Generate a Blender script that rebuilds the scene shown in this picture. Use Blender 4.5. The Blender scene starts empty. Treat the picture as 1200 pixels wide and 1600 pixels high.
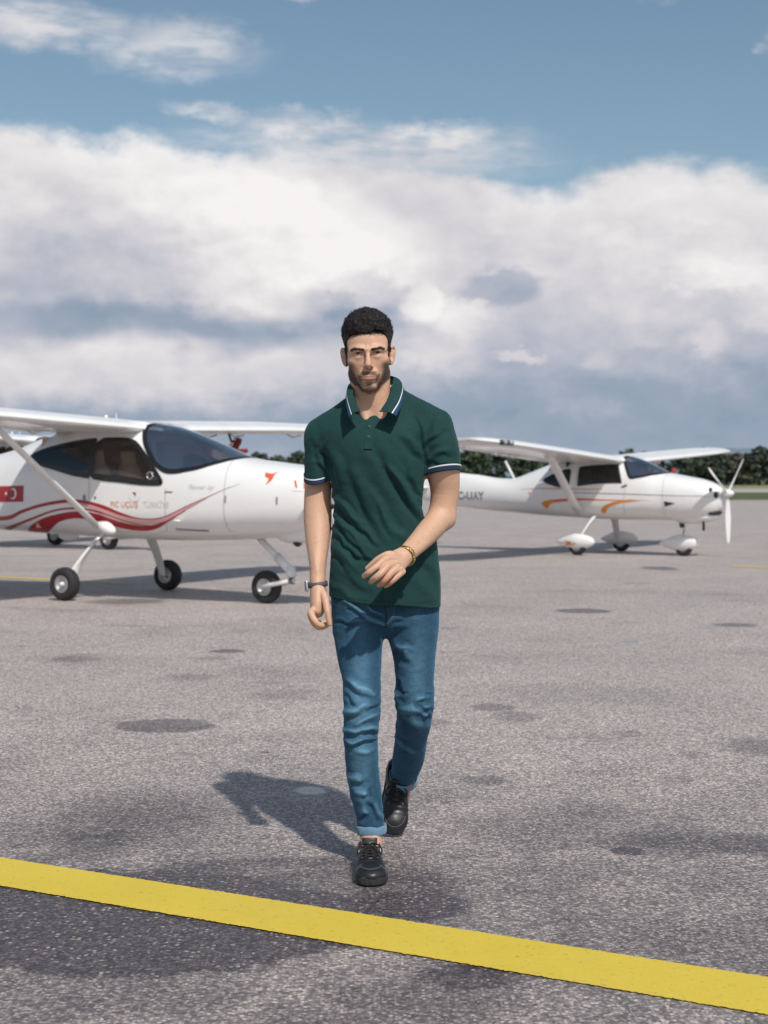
import bpy, bmesh, math, random
import numpy as np
from mathutils import Vector, Matrix
from mathutils.geometry import delaunay_2d_cdt
random.seed(7); RNG = np.random.default_rng(7)
scene = bpy.context.scene
COL = scene.collection

# ------------------------------------------------------------------ camera
CAM_H = 1.28
PITCH = math.atan(50 / 2250.0)
cam_d = bpy.data.cameras.new('camera')
cam_d.sensor_fit = 'VERTICAL'; cam_d.sensor_height = 36.0
cam_d.lens = 36.0 * 2250.0 / 1600.0
cam_d.clip_start = 0.1; cam_d.clip_end = 30000
cam_d.dof.use_dof = True; cam_d.dof.focus_distance = 4.62; cam_d.dof.aperture_fstop = 5.0
cam = bpy.data.objects.new('camera', cam_d); COL.objects.link(cam)
cam.location = (0, 0, CAM_H); cam.rotation_euler = (math.pi / 2 - PITCH, 0, 0)
scene.camera = cam

# ------------------------------------------------------------------ node helper
class E:
    """tiny expression wrapper over shader node sockets"""
    def __init__(s, nt, sock): s.nt = nt; s.s = sock
    def _m(s, op, *o, clamp=False):
        n = s.nt.nodes.new('ShaderNodeMath'); n.operation = op; n.use_clamp = clamp
        for i, a in enumerate((s,) + o):
            if isinstance(a, E): s.nt.links.new(a.s, n.inputs[i])
            else: n.inputs[i].default_value = float(a)
        return E(s.nt, n.outputs[0])
    def __add__(s, o): return s._m('ADD', o)
    __radd__ = __add__
    def __mul__(s, o): return s._m('MULTIPLY', o)
    __rmul__ = __mul__
    def __sub__(s, o): return s._m('SUBTRACT', o)
    def __rsub__(s, o): return (s * -1.0) + o
    def __truediv__(s, o): return s._m('DIVIDE', o)
    def max(s, o): return s._m('MAXIMUM', o)
    def min(s, o): return s._m('MINIMUM', o)
    def clamp(s): return s._m('ADD', 0.0, clamp=True)
    def pow(s, o): return s._m('POWER', o)
    def f(s, op, *o): return s._m(op, *o)
    def sstep(s, a, b, lo=0.0, hi=1.0):
        n = s.nt.nodes.new('ShaderNodeMapRange'); n.interpolation_type = 'SMOOTHSTEP'
        s.nt.links.new(s.s, n.inputs[0])
        for i, v in zip((1, 2, 3, 4), (a, b, lo, hi)): n.inputs[i].default_value = v
        return E(s.nt, n.outputs[0])

def N(nt, typ, **kw):
    n = nt.nodes.new(typ)
    for k, v in kw.items():
        if k.startswith('_'): setattr(n, k[1:], v)
        else: n.inputs[k.replace('__', ' ')].default_value = v
    return n
def link(nt, a, b): nt.links.new(a.s if isinstance(a, E) else a, b)
def noise(nt, vec, scale, detail=4, rough=0.55, dist=0.0, out=0):
    n = N(nt, 'ShaderNodeTexNoise', Scale=scale, Detail=detail, Roughness=rough, Distortion=dist)
    if vec is not None: link(nt, vec, n.inputs['Vector'])
    return E(nt, n.outputs[out])
def mixc(nt, fac, a, b, mode='MIX'):
    n = nt.nodes.new('ShaderNodeMix'); n.data_type = 'RGBA'; n.blend_type = mode
    for v, i in ((fac, 0), (a, 6), (b, 7)):
        if isinstance(v, E): nt.links.new(v.s, n.inputs[i])
        elif isinstance(v, (tuple, list)): n.inputs[i].default_value = tuple(v) + ((1,) if len(v) == 3 else ())
        else: n.inputs[i].default_value = v
    return E(nt, n.outputs[2])
def ramp(nt, fac, stops):
    n = nt.nodes.new('ShaderNodeValToRGB'); el = n.color_ramp.elements
    while len(el) < len(stops): el.new(0.5)
    for e, (p, c) in zip(el, stops):
        e.position = p; e.color = tuple(c) + (1,) if len(c) == 3 else c
    link(nt, fac, n.inputs[0]); return E(nt, n.outputs[0])
def sep(nt, v):
    n = nt.nodes.new('ShaderNodeSeparateXYZ'); link(nt, v, n.inputs[0])
    return [E(nt, n.outputs[i]) for i in range(3)]
def comb(nt, x, y, z):
    n = nt.nodes.new('ShaderNodeCombineXYZ')
    for i, v in enumerate((x, y, z)):
        if isinstance(v, E): link(nt, v, n.inputs[i])
        else: n.inputs[i].default_value = v
    return E(nt, n.outputs[0])
def vscale(nt, v, s):
    n = nt.nodes.new('ShaderNodeVectorMath'); n.operation = 'MULTIPLY'; link(nt, v, n.inputs[0]); n.inputs[1].default_value = s
    return E(nt, n.outputs[0])
def vadd(nt, v, s):
    n = nt.nodes.new('ShaderNodeVectorMath'); n.operation = 'ADD'; link(nt, v, n.inputs[0])
    if isinstance(s, E): link(nt, s, n.inputs[1])
    else: n.inputs[1].default_value = s
    return E(nt, n.outputs[0])

def vblob(nt, vec, c, inv, soft):
    """soft-edged ellipse mask: |(vec - c) * inv| through a smooth step"""
    n = nt.nodes.new('ShaderNodeVectorMath'); n.operation = 'MULTIPLY_ADD'; link(nt, vec, n.inputs[0])
    n.inputs[1].default_value = (inv[0], inv[1], 0); n.inputs[2].default_value = (-c[0] * inv[0], -c[1] * inv[1], 0)
    l = nt.nodes.new('ShaderNodeVectorMath'); l.operation = 'LENGTH'; nt.links.new(n.outputs[0], l.inputs[0])
    return E(nt, l.outputs['Value']).sstep(1 + soft, 1 - soft)

# ------------------------------------------------------------------ sun and sky
SUN_AZ = math.radians(180 - 22)      # compass-like: from +Y towards +X
SUN_EL = math.radians(50)
sd = Vector((math.sin(SUN_AZ) * math.cos(SUN_EL), math.cos(SUN_AZ) * math.cos(SUN_EL), math.sin(SUN_EL)))
sun_d = bpy.data.lights.new('sun', 'SUN'); sun_d.energy = 3.1; sun_d.angle = math.radians(1.3); sun_d.color = (1.0, 0.955, 0.89)
sun = bpy.data.objects.new('sun', sun_d); COL.objects.link(sun)
sun.rotation_euler = sd.to_track_quat('Z', 'Y').to_euler(); sun.location = (8, -12, 20)

world = bpy.data.worlds.new('World'); scene.world = world; world.use_nodes = True
world.cycles.sampling_method = 'NONE'
def build_world():
    nt = world.node_tree; nt.nodes.clear()
    out = nt.nodes.new('ShaderNodeOutputWorld'); bg = nt.nodes.new('ShaderNodeBackground')
    nt.links.new(bg.outputs[0], out.inputs[0])
    S = 0.10
    bg.inputs[1].default_value = S
    sky = nt.nodes.new('ShaderNodeTexSky'); sky.sky_type = 'NISHITA'; sky.sun_disc = False
    sky.sun_elevation = SUN_EL; sky.sun_rotation = SUN_AZ; sky.altitude = 50; sky.air_density = 1.0; sky.dust_density = 1.2; sky.ozone_density = 1.5
    tc = nt.nodes.new('ShaderNodeTexCoord'); D = E(nt, tc.outputs['Generated'])
    x, y, z = sep(nt, D)
    U = x.f('ARCTAN2', y) * 2250.0
    V = z.f('ARCSINE') * 2250.0
    # domain warp, in cloud units
    P = vscale(nt, D, (1.0, 1.0, 1.7))
    w1 = N(nt, 'ShaderNodeTexNoise', Scale=9.0, Detail=3.0, Roughness=0.62); link(nt, P, w1.inputs['Vector'])
    wc = nt.nodes.new('ShaderNodeSeparateColor'); nt.links.new(w1.outputs['Color'], wc.inputs[0])
    wx = E(nt, wc.outputs[0]) - 0.5; wy = E(nt, wc.outputs[1]) - 0.5; wz = E(nt, wc.outputs[2]) - 0.5
    w2 = noise(nt, P, 38.0, 4, 0.66) - 0.5
    Uw = U + wx * 230.0 + w2 * 40.0
    Vw = V + wy * 130.0 + w2 * 34.0
    # top line of the big bank as a function of azimuth
    fc = nt.nodes.new('ShaderNodeFloatCurve'); cm = fc.mapping.curves[0]
    pts = [(-600, 535), (-470, 520), (-350, 524), (-300, 500), (-215, 500), (-150, 508), (-60, 505), (50, 492), (150, 480), (200, 452), (260, 440), (330, 462), (450, 468), (540, 455), (610, 430)]
    px = [((-2400, 520))] + pts + [(1100, 470), (2400, 520)]
    while len(cm.points) < len(px): cm.points.new(0.5, 0.5)
    for p, (a, b) in zip(cm.points, px): p.location = ((a + 2400) / 4800.0, b / 1000.0)
    fc.mapping.update()
    link(nt, ((U + wx * 90.0 + 2400.0) / 4800.0).clamp(), fc.inputs['Value'])
    top = E(nt, fc.outputs[0]) * 1000.0
    edge = top - V + wy * 95.0 + w2 * 60.0
    bank = edge.sstep(-22, 26)
    UV = comb(nt, Uw, Vw, 0.0)
    def blob(cx, cy, hw, hh, soft=0.5):
        return vblob(nt, UV if hw > 110 else UV2, (cx - 600, 750 - cy), (1.0 / hw, 1.0 / hh), soft)
    UV2 = comb(nt, U + wx * 100.0 + w2 * 70.0, V + wy * 55.0 + w2 * 60.0, 0.0)
    # wisps above the bank
    wisp = None
    for (cx, cy, hw, hh, st, so) in [(70, 78, 120, 30, .75, .6), (160, 92, 60, 20, .5, .7), (285, 105, 95, 32, .62, .7), (325, 197, 55, 14, .7, .6), (460, 30, 16, 8, .35, .8), (1060, 22, 60, 20, .30, .9), (470, 212, 80, 24, .75, .6), (655, 232, 105, 26, .85, .5), (560, 262, 230, 46, .70, .7), (400, 250, 90, 30, .6, .8), (1195, 105, 10, 12, .2, .8), (20, 60, 80, 25, .4, .8),
                                     (-500, 60, 260, 60, .6, .8), (1700, 90, 300, 70, .6, .8)]:
        b = blob(cx, cy, hw, hh, so) * st
        wisp = b if wisp is None else wisp.max(b)
    streak = noise(nt, vscale(nt, D, (14, 14, 60)), 1.6, 3, 0.6)
    wisp = wisp * streak.sstep(0.30, 0.62, 0.35, 1.15)
    cover = bank.max(wisp.clamp())
    # luminance inside the bank
    big = noise(nt, P, 5.5, 5, 0.55)
    off = noise(nt, vadd(nt, P, (0.006, -0.004, 0.016)), 5.5, 5, 0.55)
    rel = (big - off) * 1.1
    rel2 = w2 * 0.22 + wy * 0.18
    L = V.sstep(60, 330, 0.30, 0.70) + (big - 0.5) * 0.22 + rel + rel2
    for (cx, cy, hw, hh, a, so) in [
        (470, 395, 170, 80, .30, .6), (590, 410, 90, 50, .10, .6), (390, 330, 150, 40, .14, .6), (150, 270, 260, 60, .15, .9), (560, 250, 250, 55, -.06, .9), (230, 360, 90, 110, .10, .8), (90, 440, 230, 55, -.22, .8), (270, 520, 330, 32, -.34, .7),
        (200, 585, 400, 42, .34, .7), (250, 660, 500, 32, -.10, .8), (560, 462, 92, 36, -.26, .28), (500, 480, 60, 22, -.14, .35), (560, 505, 120, 24, -.10, .6),
        (790, 457, 58, 28, -.24, .28), (700, 535, 75, 55, .26, .5), (665, 480, 34, 32, .24, .4), (735, 500, 40, 34, .12, .5), (1000, 330, 300, 60, .10, .9), (1150, 360, 120, 60, .08, .7),
        (1120, 440, 85, 26, .18, .5), (1190, 500, 40, 26, .15, .6), (1090, 538, 33, 23, .22, .5), (822, 560, 36, 12, .28, .4), (938, 560, 24, 14, .10, .6), (1008, 535, 16, 10, .08, .6),
        (1000, 620, 330, 110, -.16, .9), (820, 640, 200, 60, .04, .9), (460, 470, 120, 50, .10, .8)]:
        L = L + blob(cx, cy, hw, hh, so) * a
    L = L + edge.sstep(70, 0, 0, 0.10)
    cl = ramp(nt, L.clamp(), [(0.0, (0.20, 0.27, 0.365)), (0.25, (0.28, 0.335, 0.42)), (0.48, (0.44, 0.45, 0.515)), (0.70, (0.59, 0.575, 0.60)), (0.86, (0.70, 0.68, 0.685)), (1.0, (0.80, 0.78, 0.775))])
    cl = vscale(nt, cl, (1.0 / S,) * 3)
    blue = mixc(nt, 1.0, E(nt, sky.outputs[0]), (0.92, 0.95, 0.86), 'MULTIPLY')
    low = V.sstep(20, -60)
    fin = mixc(nt, cover.clamp(), blue, cl)
    fin = mixc(nt, V.sstep(75, -20, 0, .55), fin, tuple(v / S for v in (0.29, 0.36, 0.44)))
    link(nt, fin, bg.inputs[0])
build_world()
scene.view_settings.view_transform = 'Standard'; scene.view_settings.look = 'None'
scene.view_settings.exposure = 0.20; scene.view_settings.gamma = 1.0; scene.view_settings.use_curve_mapping = False
if hasattr(scene, 'cycles'):
    scene.cycles.max_bounces = 8; scene.cycles.transparent_max_bounces = 16

# ------------------------------------------------------------------ object helpers
def tag(o, label=None, cat=None, group=None, kind=None):
    for k, v in (('label', label), ('category', cat), ('group', group), ('kind', kind)):
        if v: o[k] = v
    return o
def obj(name, me, mat=None, parent=None, smooth=True):
    o = bpy.data.objects.new(name, me); COL.objects.link(o)
    if mat is not None: me.materials.append(mat)
    if smooth and len(me.polygons): me.polygons.foreach_set('use_smooth', [True] * len(me.polygons))
    if parent: o.parent = parent
    return o
def mesh(name, V, F, mat=None, parent=None, smooth=True):
    me = bpy.data.meshes.new(name); me.from_pydata([tuple(map(float, v)) for v in V], [], [tuple(map(int, f)) for f in F]); me.update()
    return obj(name, me, mat, parent, smooth)
def empty(name, loc, rz=0.0):
    o = bpy.data.objects.new(name, None); COL.objects.link(o); o.location = loc; o.rotation_euler = (0, 0, rz); o.empty_display_size = 0.3
    return o
def principled(name, col=(0.8, 0.8, 0.8), rough=0.5, metal=0.0, spec=0.5, coat=0.0, sub=0.0):
    m = bpy.data.materials.new(name); m.use_nodes = True
    b = m.node_tree.nodes['Principled BSDF']
    b.inputs['Base Color'].default_value = tuple(col) + (1,); b.inputs['Roughness'].default_value = rough
    b.inputs['Metallic'].default_value = metal; b.inputs['Specular IOR Level'].default_value = spec; b.inputs['Coat Weight'].default_value = coat
    if sub: b.inputs['Subsurface Weight'].default_value = sub
    return m, m.node_tree, b
def varied(name, col, rough=0.5, metal=0.0, coat=0.0, amt=0.12, scale=6.0, bump=0.0, bscale=80.0, spec=0.5, bdist=0.002):
    m, nt, b = principled(name, col, rough, metal, spec, coat)
    tc = nt.nodes.new('ShaderNodeTexCoord'); O = E(nt, tc.outputs['Object'])
    n = noise(nt, O, scale, 6, 0.6)
    c = mixc(nt, n, tuple(v * (1 - amt) for v in col), tuple(min(1, v * (1 + amt)) for v in col))
    link(nt, c, b.inputs['Base Color'])
    link(nt, n * 0.25 + (rough - 0.12), b.inputs['Roughness'])
    if bump:
        bn = N(nt, 'ShaderNodeBump', Strength=bump, Distance=bdist); link(nt, noise(nt, O, bscale, 3, 0.6), bn.inputs['Height']); nt.links.new(bn.outputs[0], b.inputs['Normal'])
    return m

def tube_mesh(pts, rad, seg=10, udir=(0, 0, 1), cap=True, rb=None):
    """swept elliptical tube; rad half-axis along udir-perp, rb the other"""
    pts = np.array(pts, float); n = len(pts); rad = np.broadcast_to(np.array(rad, float), (n,)); rb = rad if rb is None else np.broadcast_to(np.array(rb, float), (n,))
    T = np.gradient(pts, axis=0); T /= np.linalg.norm(T, axis=1)[:, None] + 1e-12
    V = []; F = []
    for i in range(n):
        u = np.array(udir, float); u = u - T[i] * u.dot(T[i])
        if np.linalg.norm(u) < 1e-3: u = np.array((1.0, 0.1, 0)); u = u - T[i] * u.dot(T[i])
        u /= np.linalg.norm(u); v = np.cross(T[i], u)
        for k in range(seg):
            a = 2 * math.pi * k / seg
            V.append(pts[i] + u * rad[i] * math.cos(a) + v * rb[i] * math.sin(a))
    for i in range(n - 1):
        for k in range(seg):
            k2 = (k + 1) % seg
            F.append((i * seg + k, i * seg + k2, (i + 1) * seg + k2, (i + 1) * seg + k))
    if cap:
        F.append(tuple(range(seg))[::-1]); F.append(tuple((n - 1) * seg + k for k in range(seg)))
    return V, F
def tube(name, pts, rad, mat, parent=None, **kw):
    V, F = tube_mesh(pts, rad, **kw); return mesh(name, V, F, mat, parent)
def lathe(name, prof, mat, parent=None, seg=32, axis='y', loc=(0, 0, 0)):
    V = []; F = []; n = len(prof)
    for (r, h) in prof:
        for k in range(seg):
            a = 2 * math.pi * k / seg; c, s = r * math.cos(a), r * math.sin(a)
            V.append({'y': (c, h, s), 'z': (c, s, h), 'x': (h, c, s)}[axis])
    V = [(v[0] + loc[0], v[1] + loc[1], v[2] + loc[2]) for v in V]
    for i in range(n - 1):
        for k in range(seg):
            k2 = (k + 1) % seg
            F.append((i * seg + k, i * seg + k2, (i + 1) * seg + k2, (i + 1) * seg + k))
    return mesh(name, V, F, mat, parent)
def joinVF(lst):
    V = []; F = []
    for v, f in lst:
        o = len(V); V += list(v); F += [tuple(i + o for i in q) for q in f]
    return V, F
def crom(pts, m=6):
    """Catmull-Rom resampling of rows of numbers"""
    p = np.array(pts, float); p = np.vstack([2 * p[0] - p[1], p, 2 * p[-1] - p[-2]]); out = []
    for i in range(1, len(p) - 2):
        for k in range(m):
            t = k / m; a, b, c, d = p[i - 1], p[i], p[i + 1], p[i + 2]
            out.append(0.5 * ((2 * b) + (c - a) * t + (2 * a - 5 * b + 4 * c - d) * t * t + (3 * b - a - 3 * c + d) * t ** 3))
    out.append(p[-2]); return np.array(out)
# ------------------------------------------------------------------ ground
def G(px, py):                       # a point of the ground, from bearing and depression below the horizon
    Y = CAM_H * 2250.0 / (py - 750.0)
    return ((px - 600) * Y / 2250.0, Y)
def tarmac_mat():
    m, nt, b = principled('tarmac', (0.3, 0.3, 0.3), 0.75)
    tc = nt.nodes.new('ShaderNodeTexCoord'); P = E(nt, tc.outputs['Object'])
    x, y, z = sep(nt, P)
    w = N(nt, 'ShaderNodeTexNoise', Scale=3.0, Detail=6.0, Roughness=0.6); link(nt, P, w.inputs['Vector'])
    sc = nt.nodes.new('ShaderNodeSeparateColor'); nt.links.new(w.outputs['Color'], sc.inputs[0])
    wf = noise(nt, P, 14.0, 6, 0.65) - 0.5; wff = noise(nt, P, 90.0, 2, 0.6) - 0.5
    wx = (E(nt, sc.outputs[0]) - 0.5) * 0.30 + wf * 0.09 + wff * 0.03; wy = (E(nt, sc.outputs[1]) - 0.5) * 0.42 + wf * 0.12 + wff * 0.03
    warps = [(vadd(nt, P, comb(nt, wx * k, wy * k, 0.0)), k) for k in (0.08, 0.2, 0.45, 1.0)]
    def blob(px, py, hw, hh, soft, wk=1.0):
        cx, cy = G(px, py); a = hw * cy / 2250.0
        y0 = G(px, py - hh)[1]; y1 = G(px, py + hh)[1]; bb = (y0 - y1) / 2; cy = (y0 + y1) / 2
        k = min(a, bb) * 1.8 * wk; v = min(warps, key=lambda q: abs(q[1] - k))[0]
        return vblob(nt, v, (cx, cy), (1 / a, 1 / bb), soft)
    dark = None
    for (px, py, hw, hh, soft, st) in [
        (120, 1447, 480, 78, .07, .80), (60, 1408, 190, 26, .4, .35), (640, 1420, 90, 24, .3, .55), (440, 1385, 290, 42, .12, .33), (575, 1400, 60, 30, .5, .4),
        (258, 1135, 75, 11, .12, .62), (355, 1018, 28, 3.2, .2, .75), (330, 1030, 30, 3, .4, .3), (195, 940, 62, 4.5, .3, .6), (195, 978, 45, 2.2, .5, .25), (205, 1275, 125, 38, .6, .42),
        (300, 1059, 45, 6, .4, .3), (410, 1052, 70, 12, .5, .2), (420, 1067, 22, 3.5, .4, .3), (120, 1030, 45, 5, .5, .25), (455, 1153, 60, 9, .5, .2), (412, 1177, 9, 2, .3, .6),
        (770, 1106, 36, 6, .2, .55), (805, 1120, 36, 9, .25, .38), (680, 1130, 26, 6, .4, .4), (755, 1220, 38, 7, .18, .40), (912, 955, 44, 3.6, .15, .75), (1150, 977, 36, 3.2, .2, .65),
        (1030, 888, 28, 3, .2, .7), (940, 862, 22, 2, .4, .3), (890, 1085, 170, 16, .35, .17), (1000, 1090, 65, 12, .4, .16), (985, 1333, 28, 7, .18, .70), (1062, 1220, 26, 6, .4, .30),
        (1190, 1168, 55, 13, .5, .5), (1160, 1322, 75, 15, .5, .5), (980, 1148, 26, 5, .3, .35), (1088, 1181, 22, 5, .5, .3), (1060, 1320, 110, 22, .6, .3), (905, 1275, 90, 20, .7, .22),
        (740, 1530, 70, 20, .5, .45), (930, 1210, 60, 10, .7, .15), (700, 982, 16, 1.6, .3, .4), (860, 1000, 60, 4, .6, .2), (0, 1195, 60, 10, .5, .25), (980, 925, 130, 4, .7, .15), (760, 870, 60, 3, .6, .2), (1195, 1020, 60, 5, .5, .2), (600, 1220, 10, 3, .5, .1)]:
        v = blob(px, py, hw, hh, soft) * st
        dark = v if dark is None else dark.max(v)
    mott = noise(nt, P, 0.55, 6, 0.65).sstep(0.46, 0.74, 0.0, 0.30)
    front = y.sstep(7.5, 3.8, 0.0, 0.60)                          # darkens towards the camera, painting in the loss of grazing sky sheen
    blot = noise(nt, vadd(nt, P, comb(nt, wx, wy, 0.0)), 0.8, 7, 0.7, .6).sstep(0.56, 0.64, 0.0, 0.22) + noise(nt, P, 2.6, 6, 0.7, .8).sstep(0.62, 0.70, 0.0, 0.20)
    dark = (dark + blot + mott * 0.7 + front * noise(nt, P, 2.2, 4, 0.6).sstep(.3, .6, .5, 1.1)).clamp()
    pud = None
    for (px, py, hw, hh, soft, st) in [(482, 1237, 25, 6.5, .25, .9), (985, 1003, 19, 1.6, .3, .9), (1105, 982, 26, 1.4, .4, .8), (1010, 1046, 20, 1.4, .5, .6), (42, 1003, 8, 1, .3, .6)]:
        v = blob(px, py, hw, hh, soft, 1.6) * st * .75; pud = v if pud is None else pud.max(v)
    # stones
    vo = N(nt, 'ShaderNodeTexVoronoi', Scale=100.0, Randomness=1.0); link(nt, P, vo.inputs['Vector'])
    vs = nt.nodes.new('ShaderNodeSeparateColor'); nt.links.new(vo.outputs['Color'], vs.inputs[0])
    r1 = E(nt, vs.outputs[0]); dist = E(nt, vo.outputs['Distance'])
    vo2 = N(nt, 'ShaderNodeTexVoronoi', Scale=60.0, Randomness=1.0); link(nt, P, vo2.inputs['Vector'])
    vs2 = nt.nodes.new('ShaderNodeSeparateColor'); nt.links.new(vo2.outputs['Color'], vs2.inputs[0])
    big = E(nt, vs2.outputs[0]).sstep(0.70, 0.80) * E(nt, vo2.outputs['Distance']).sstep(0.45, 0.25)
    stone = ramp(nt, r1, [(0.0, (0.12, 0.113, 0.118)), (0.30, (0.24, 0.222, 0.225)), (0.62, (0.43, 0.395, 0.385)), (0.86, (0.64, 0.59, 0.56)), (1.0, (0.82, 0.77, 0.72))])
    stone = mixc(nt, big * 0.7, stone, (0.66, 0.61, 0.56))
    binder = dist.sstep(0.38, 0.62)
    nf = noise(nt, P, 260.0, 3, 0.7)
    c = mixc(nt, binder * 0.50, stone, (0.17, 0.152, 0.160))
    c = mixc(nt, nf.sstep(.35, .7, 0, .35), c, (0.26, 0.232, 0.235))
    gmap = ramp(nt, noise(nt, P, 0.9, 5, 0.6), [(0.3, (1.08, 1.03, 0.98)), (0.7, (1.28, 1.21, 1.14))])
    c = mixc(nt, 1.0, c, gmap, 'MULTIPLY')
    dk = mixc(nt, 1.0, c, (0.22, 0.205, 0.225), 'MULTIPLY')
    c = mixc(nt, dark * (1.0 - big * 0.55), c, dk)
    c = mixc(nt, pud, c, (0.20, 0.21, 0.24))
    link(nt, c, b.inputs['Base Color'])
    rg = (0.66 - dark * 0.20)
    rg = rg * (1.0 - pud) + pud * 0.08
    link(nt, rg, b.inputs['Roughness'])
    b.inputs['Specular IOR Level'].default_value = 0.6
    h = (dist * -0.8 + r1 * 0.35 + nf * 0.3 + big * 0.5) * (1.0 - pud)
    bn = N(nt, 'ShaderNodeBump', Strength=0.75, Distance=0.0035); link(nt, h, bn.inputs['Height']); nt.links.new(bn.outputs[0], b.inputs['Normal'])
    return m
def grass_mat(name, a, bcol):
    m, nt, b = principled(name, a, 0.95, spec=0.1)
    tc = nt.nodes.new('ShaderNodeTexCoord'); P = E(nt, tc.outputs['Object'])
    n = noise(nt, P, 0.05, 8, 0.65); n2 = noise(nt, P, 2.0, 5, 0.7)
    link(nt, mixc(nt, (n * 0.6 + n2 * 0.4).sstep(.35, .65), a, bcol), b.inputs['Base Color'])
    return m
def sheet(name, pts, z, mat, label=None):
    o = mesh(name, [(p[0], p[1], z) for p in pts], [tuple(range(len(pts)))], mat, smooth=False); o['kind'] = 'structure'; return o
apron = sheet('tarmac', [(-1500, -300), (1500, -300), (1500, 92), (-1500, 92)], 0.0, tarmac_mat())
grass = sheet('grass_field', [(-14000, -3000), (14000, -3000), (14000, 14000), (-14000, 14000)], -0.02, grass_mat('field_grass', (0.075, 0.092, 0.045), (0.12, 0.125, 0.07)))
strip = sheet('runway', [(-1500, 150), (1500, 150), (1500, 212), (-1500, 212)], -0.012, varied('runway_concrete', (0.36, 0.35, 0.30), 0.9, amt=.15, scale=.05))
drystrip = sheet('dry_grass_verge', [(-1500, 212), (1500, 212), (1500, 330), (-1500, 330)], -0.008, grass_mat('dry_grass', (0.20, 0.20, 0.10), (0.28, 0.26, 0.15)))

def paint_mat():
    m, nt, b = principled('yellow_road_paint', (0.62, 0.47, 0.06), 0.7)
    tc = nt.nodes.new('ShaderNodeTexCoord'); P = E(nt, tc.outputs['Object'])
    n = noise(nt, P, 2.4, 6, 0.65); n2 = noise(nt, P, 55, 4, 0.7)
    c = mixc(nt, n, (0.57, 0.415, 0.030), (0.70, 0.525, 0.065))
    c = mixc(nt, n2.sstep(.56, .76, 0, .60), c, (0.20, 0.155, 0.07))
    c = mixc(nt, noise(nt, P, 0.8, 5, .7).sstep(.5, .8, 0, .35), c, (0.44, 0.36, 0.13))
    link(nt, c, b.inputs['Base Color'])
    bn = N(nt, 'ShaderNodeBump', Strength=0.5, Distance=0.003); link(nt, noise(nt, P, 120, 3, .6), bn.inputs['Height']); nt.links.new(bn.outputs[0], b.inputs['Normal'])
    return m
PAINT = paint_mat()
def painted_line(name, a, b_, w, z=0.004, jag=0.0, curve=0.0):
    a = np.array(a); b_ = np.array(b_); L = np.linalg.norm(b_ - a); d = (b_ - a) / L; nn = np.array((-d[1], d[0]))
    n = max(2, int(L / (0.006 if jag else 2.0))); V = []; F = []
    for i in range(n + 1):
        t = i / n; p = a + (b_ - a) * t + nn * curve * math.sin(math.pi * t)
        j1, j2 = (RNG.normal(0, jag, 2) if jag else (0, 0))
        V += [(*(p + nn * (w / 2 + j1)), z), (*(p - nn * (w / 2 + j2)), z)]
        if i: F.append((2 * i - 2, 2 * i - 1, 2 * i + 1, 2 * i))
    o = mesh(name, V, F, PAINT, smooth=False); o['kind'] = 'structure'; return o
_l0 = (np.array(G(0, 1343)) + np.array(G(0, 1392))) / 2; _l1 = (np.array(G(1200, 1535)) + np.array(G(1200, 1592))) / 2
_d = _l1 - _l0
painted_line('yellow_taxi_line', _l0 - _d * 0.6, _l1 + _d * 0.6, 0.262, 0.004, 0.0016)
_a, _b = np.array(G(205, 913)), np.array(G(0, 902)); painted_line('faded_parking_line', _a, _a + (_b - _a) * 2.5, 0.15)
_a, _b = np.array(G(1142, 884.5)), np.array(G(1200, 887.5)); painted_line('parking_line', _a, _a + (_b - _a) * 6, 0.20)

# hills
def hills():
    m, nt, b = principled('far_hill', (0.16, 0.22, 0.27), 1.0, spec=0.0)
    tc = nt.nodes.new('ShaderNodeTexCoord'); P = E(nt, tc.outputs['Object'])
    link(nt, mixc(nt, noise(nt, P, 0.006, 8, .7), (0.10, 0.15, 0.19), (0.24, 0.31, 0.37)), b.inputs['Base Color'])  # blue-grey base colour stands in for distance haze
    V = []; F = []; n = 160; rows = 14
    for j in range(rows):
        for i in range(n + 1):
            x = -9000 + 18000 * i / n; t = j / (rows - 1)
            h = 70 + 185 * math.exp(-((x - 2650) / 1400) ** 2) + 60 * math.exp(-((x + 3000) / 1800) ** 2) + 22 * math.sin(x / 520.0) + 12 * math.sin(x / 190.0 + 1) + 5 * math.sin(x / 61.0)
            V.append((x, 8500 + t * 2500, h * math.sin(t * math.pi / 2) ** 0.8 - 1 + (3 * math.sin(x / 90.0 + j) if j else 0)))
    for j in range(rows - 1):
        for i in range(n):
            a = j * (n + 1) + i; F.append((a, a + 1, a + n + 2, a + n + 1))
    mesh('hills', V, F, m)['kind'] = 'structure'
hills()

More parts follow.
